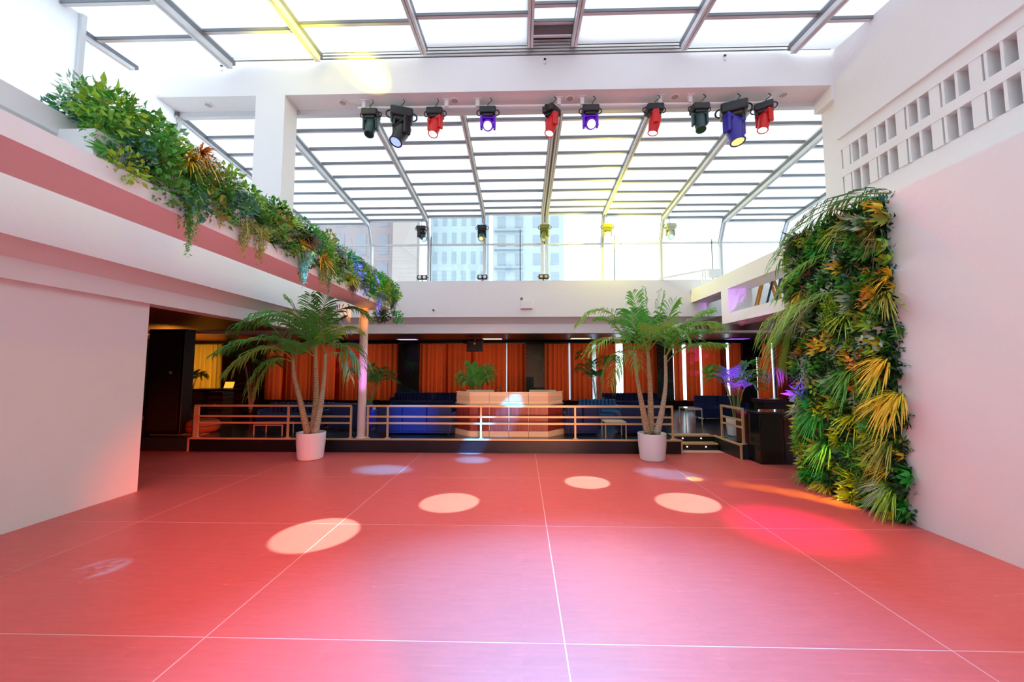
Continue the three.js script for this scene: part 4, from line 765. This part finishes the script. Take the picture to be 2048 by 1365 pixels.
// unseen floor lamps added near the camera: yellow beam up to the cross beam, violet and orange on the canopy column, washes
{
  const lab = ['added unseen black floor moving head throwing the yellow beam', 'added unseen black floor moving head throwing the orange and violet beams and washes'];
  movingHead({ at: [3.9, 0.715, -2.0], s: 1.0, aim: [-3.27, 8.8, -8], label: lab[0], lens: [1, 0.9, 0.1], glow: 2, hang: false, beams: [{ to: [-3.35, 8.93, -8], c: [1, 0.93, 0.04], I: 2600, a: 1.5, p: 0.3 }, { to: [-3.5, 9.05, -8], c: [1, 0.93, 0.02], I: 700, a: 2.2, p: 0.4 }, { to: [-4.45, 9.1, -7.0], c: [1, 0.88, 0.02], I: 900, a: 4.2, p: 0.9 }] });
  solo('added_lamp_stand', merge([rb(0.5, 0.03, 0.5, 0.01, 3.9, 0.015, -2.0), ...[[-1, -1], [1, -1], [-1, 1], [1, 1]].map(([a, b]) => cyl(0.02, 0.02, 0.68, 8).translate(3.9 + a * 0.2, 0.36, -2 + b * 0.2)), rb(0.5, 0.03, 0.5, 0.01, 3.9, 0.7, -2.0)]), black, 'black open stand of the added lamp beside the stage', 'stand');
  movingHead({ at: [2.6, 0.797, 2.2], s: 1.0, aim: [-4.68, 2.4, -11.3], label: lab[1], lens: [0.7, 0.3, 1], glow: 2, hang: false, beams: [{ to: [-4.68, 2.35, -11.32], c: [0.75, 0.2, 1], I: 620, a: 2.6, p: 0.5 }, { to: [-4.68, 4.0, -11.32], c: [1, 0.35, 0.0], I: 500, a: 2.0, p: 0.5 }, { to: [-5.4, 0, -7.2], c: [1, 0.06, 0.01], I: 420, a: 10, p: 1 }, { to: [-0.4, 0.9, -11.5], c: [1, 0.4, 0.22], I: 200, a: 12, p: 0.9 }, { to: [6.4, 4.3, -11.5], c: [0.55, 0.15, 1], I: 330, a: 3, p: 0.8 }, { to: [6.5, 2.25, -12.0], c: [0.16, 0.0, 1], I: 7500, a: 2.3, p: 0.8 }] });
  solo('added_lamp_pedestal', merge([rb(0.5, 0.03, 0.5, 0.01, 2.6, 0.015, 2.2), cyl(0.03, 0.03, 0.75, 10).translate(2.6, 0.39, 2.2), rb(0.3, 0.03, 0.3, 0.01, 2.6, 0.78, 2.2)]), black, 'black pedestal stand of the added lamp behind the dance floor', 'stand');
}
// warm lamp in the left lounge that colours its ceiling
{
  const t = thing('floor_lamp', 'orange uplighter glowing in the left lounge', 'lamp', [-15.2, PT, -16.2]);
  part('base', cyl(0.14, 0.16, 0.03, 20).translate(0, 0.015, 0), black, t); part('pole', cyl(0.015, 0.015, 1.3, 10).translate(0, 0.66, 0), black, t); part('shade', lathe([[0.06, 1.3], [0.16, 1.46], [0.165, 1.46], [0.065, 1.29]], 24), black, t);
  part('bulb', new THREE.SphereGeometry(0.05, 14, 10).translate(0, 1.38, 0), M(lin(1, 0.5, 0.1), { emissive: lin(1, 0.35, 0.05), emissiveIntensity: 4 }), t);
  const p = new THREE.PointLight(lin(1, 0.3, 0.03), 16); p.position.set(-15.2, PT + 1.38, -16.2); p.castShadow = true; scene.add(p);
}

/* ---------- small fittings ---------- */
const spk = ['left of the square white column', 'just right of the square white column', 'between the red and the violet lamp', 'left of the second violet lamp', 'between the red-glow and the dark green lamp', 'next to the right column'];
for (const [i, x] of [-7.15, -4.04, -1.5, 1.08, 3.4, 5.76].entries()) { const t = thing('ceiling_speaker', 'round white speaker under the beam ' + spk[i], 'speaker', [x, 8.42, -8.27], 'round speakers under the beam'); part('ring', new THREE.TorusGeometry(0.09, 0.022, 8, 28).rotateX(Math.PI / 2).scale(1, 0.4, 1).translate(0, -0.006, 0), whitePaint, t); part('grille', cyl(0.075, 0.075, 0.012, 24).translate(0, -0.006, 0), M(lin(0.55, 0.45, 0.43), { roughness: 0.7 }), t); }
for (const [i, x] of [-6.66, 0.51, 4.37].entries()) { const t = thing('beam_sensor', 'tiny black and white sensor on the beam ' + ['left of the square column', 'below the narrow skylight bay', 'above the dark green lamp'][i], 'sensor', [x, 9.06, -7.99], 'sensors on the cross beam'); part('body', rb(0.05, 0.1, 0.04, 0.01), whitePaint, t); part('eye', rb(0.05, 0.045, 0.05, 0.01, 0, 0.05, 0.005), black, t); }
{
  const t = thing('emergency_light', 'white twin-head emergency light on the balcony wall', 'emergency light', [0.17, 4.72, -13.97]);
  part('box', rb(0.46, 0.3, 0.08, 0.02), whitePaint, t); part('strip', rb(0.4, 0.02, 0.085, 0.004, 0, -0.14, 0.002), M(lin(0.6, 0.3, 0.2), { roughness: 0.5 }), t);
  for (const k of [-1, 1]) part('lamp_head', cyl(0.055, 0.045, 0.06, 18).rotateX(Math.PI / 2).translate(k * 0.18, 0.21, 0.03), k < 0 ? M(lin(0.2, 0.2, 0.2), { roughness: 0.3 }) : whitePaint, t);
  for (const x of [-3.23, 3.43]) { const c = thing('security_camera', 'small white dome camera on the balcony wall ' + (x < 0 ? 'near the canopy end' : 'behind the right palm'), 'camera', [x, 4.55, -13.97], 'dome cameras on the balcony wall'); part('housing', cyl(0.045, 0.055, 0.05, 18).rotateX(Math.PI / 2), whitePaint, c); part('dome', new THREE.SphereGeometry(0.033, 14, 10).translate(0, -0.01, 0.025), black, c); }
  const s = thing('siren', 'small red and white siren under the right balcony corner', 'alarm', [6.35, 3.75, -11.3]); part('base', cyl(0.09, 0.09, 0.03, 20).translate(0, -0.015, 0), whitePaint, s); part('dome', new THREE.SphereGeometry(0.08, 18, 10).scale(1, 0.8, 1).translate(0, -0.045, 0), M(lin(0.7, 0.25, 0.3), { roughness: 0.3 }), s);
  const b = thing('handrail', 'sloping white handrail on the balcony at the right end', 'handrail', [0, 0, 0]);
  part('rail', bar(V(4.98, 5.66, -14.0), V(6.6, 5.9, -13.6), 0.05, 0.06), whitePaint, b); part('end_block', rb(0.4, 0.3, 0.12, 0.01, 6.75, 5.75, -13.6), whitePaint, b); for (const x of [6.35, 6.45]) part('baluster', bb(x, x + 0.04, 5.24, 5.84, -13.66, -13.62), whitePaint, b);
}
// step ladders and balustrade on the right balcony
function ladder(label, x, z, col, turn) {
  const t = thing('step_ladder', label, 'ladder', [x, 4.04, z]); t.rotation.y = turn; const m = M(lin(...col), { roughness: 0.45 }), H = 1.35;
  for (const k of [-1, 1]) { part('front_rail', bar(V(k * 0.24, 0, 0.32), V(k * 0.16, H, 0), 0.035, 0.07), m, t); part('rear_rail', bar(V(k * 0.24, 0, -0.36), V(k * 0.16, H, -0.03), 0.03, 0.05), m, t); }
  for (let i = 1; i < 5; i++) { const f = i / 5; part('tread', rb(0.46 - 0.14 * f, 0.025, 0.09, 0.006, 0, H * f, 0.32 * (1 - f)), alu, t); }
  part('top_cap', rb(0.38, 0.05, 0.16, 0.01, 0, H, -0.01), black, t);
}
ladder('orange step ladder on the right balcony nearest the jamb', 7.15, -11.3, [0.75, 0.3, 0.02], 1.2);
ladder('blue and black step ladder on the right balcony', 7.2, -10.75, [0.02, 0.05, 0.12], 1.5);
ladder('yellow step ladder on the right balcony beside the blue one', 7.25, -10.35, [0.8, 0.5, 0.02], 1.4);
ladder('green step ladder on the right balcony next to the green wall', 7.2, -9.6, [0.02, 0.3, 0.12], 1.3);
{
  const t = thing('balcony_balustrade', 'black balustrade at the far side of the right balcony', 'balustrade', [9.0, 4.04, 0]);
  part('top_rail', bb(-0.03, 0.03, 1.05, 1.1, -13.8, -8.6), black, t); for (let z = -13.8; z < -8.6; z += 0.4) part('baluster', bb(-0.015, 0.015, 0, 1.05, z, z + 0.03), black, t);
}

/* ---------- the city outside ---------- */
{
  const tone = (r, g, b) => M(lin(r, g, b), { roughness: 0.9 });
  const glassT = tone(0.33, 0.39, 0.41), slabT = tone(0.25, 0.29, 0.31), brick = tone(0.24, 0.19, 0.19), bandT = tone(0.31, 0.26, 0.23), paleT = tone(0.34, 0.39, 0.4);
  const bld = (label, x0, x1, y1, z, depth, body, floors, win, kind, y0 = -30) => {
    const t = thing('building', label, 'building', [(x0 + x1) / 2, 0, z]), w = x1 - x0; part('body', bb(-w / 2, w / 2, y0, y1, -depth, 0), body, t);
    const h = floors; for (let y = 6, k = 0; y < y1 - 1; y += h, k++) {
      if (kind === 'bands') part('floor_slab', bb(-w / 2 + 0.3, -w / 2 + w * 0.42, y, y + 0.35, 0, 0.8), slabT, t);
      if (kind !== 'plain') for (let i = 0; i < win; i++) part('window', bb(-w / 2 + w * (i + 0.28) / win, -w / 2 + w * (i + 0.72) / win, y + 0.7, y + h - 0.5, 0, 0.06), kind === 'brick' ? tone(0.2, 0.2, 0.22) : slabT, t);
    }
    part('roof_edge', bb(-w / 2 - 0.2, w / 2 + 0.2, y1, y1 + 0.6, -depth, 0.2), bandT, t); return t;
  };
  bld('pinkish brick building seen through the glass behind the canopy hedge', -38, -20.3, 26.3, -60, 14, brick, 4.6, 5, 'brick');
  bld('cream corner tower beside the brick building', -19.9, -16.1, 34, -58, 1.5, bandT, 5, 1, 'plain');
  bld('pale blue glass tower with a fine window grid', -15, -5.6, 62, -62, 3, glassT, 3.2, 6, 'grid');
  bld('pale balconied tower behind the double post', -4.6, 6.6, 66, -60, 3, paleT, 3.0, 4, 'bands');
  bld('low pale block near the right of the balconied tower', 7.6, 14, 17.4, -70, 12, paleT, 4, 4, 'grid');
}
renderer.render(scene, camera);
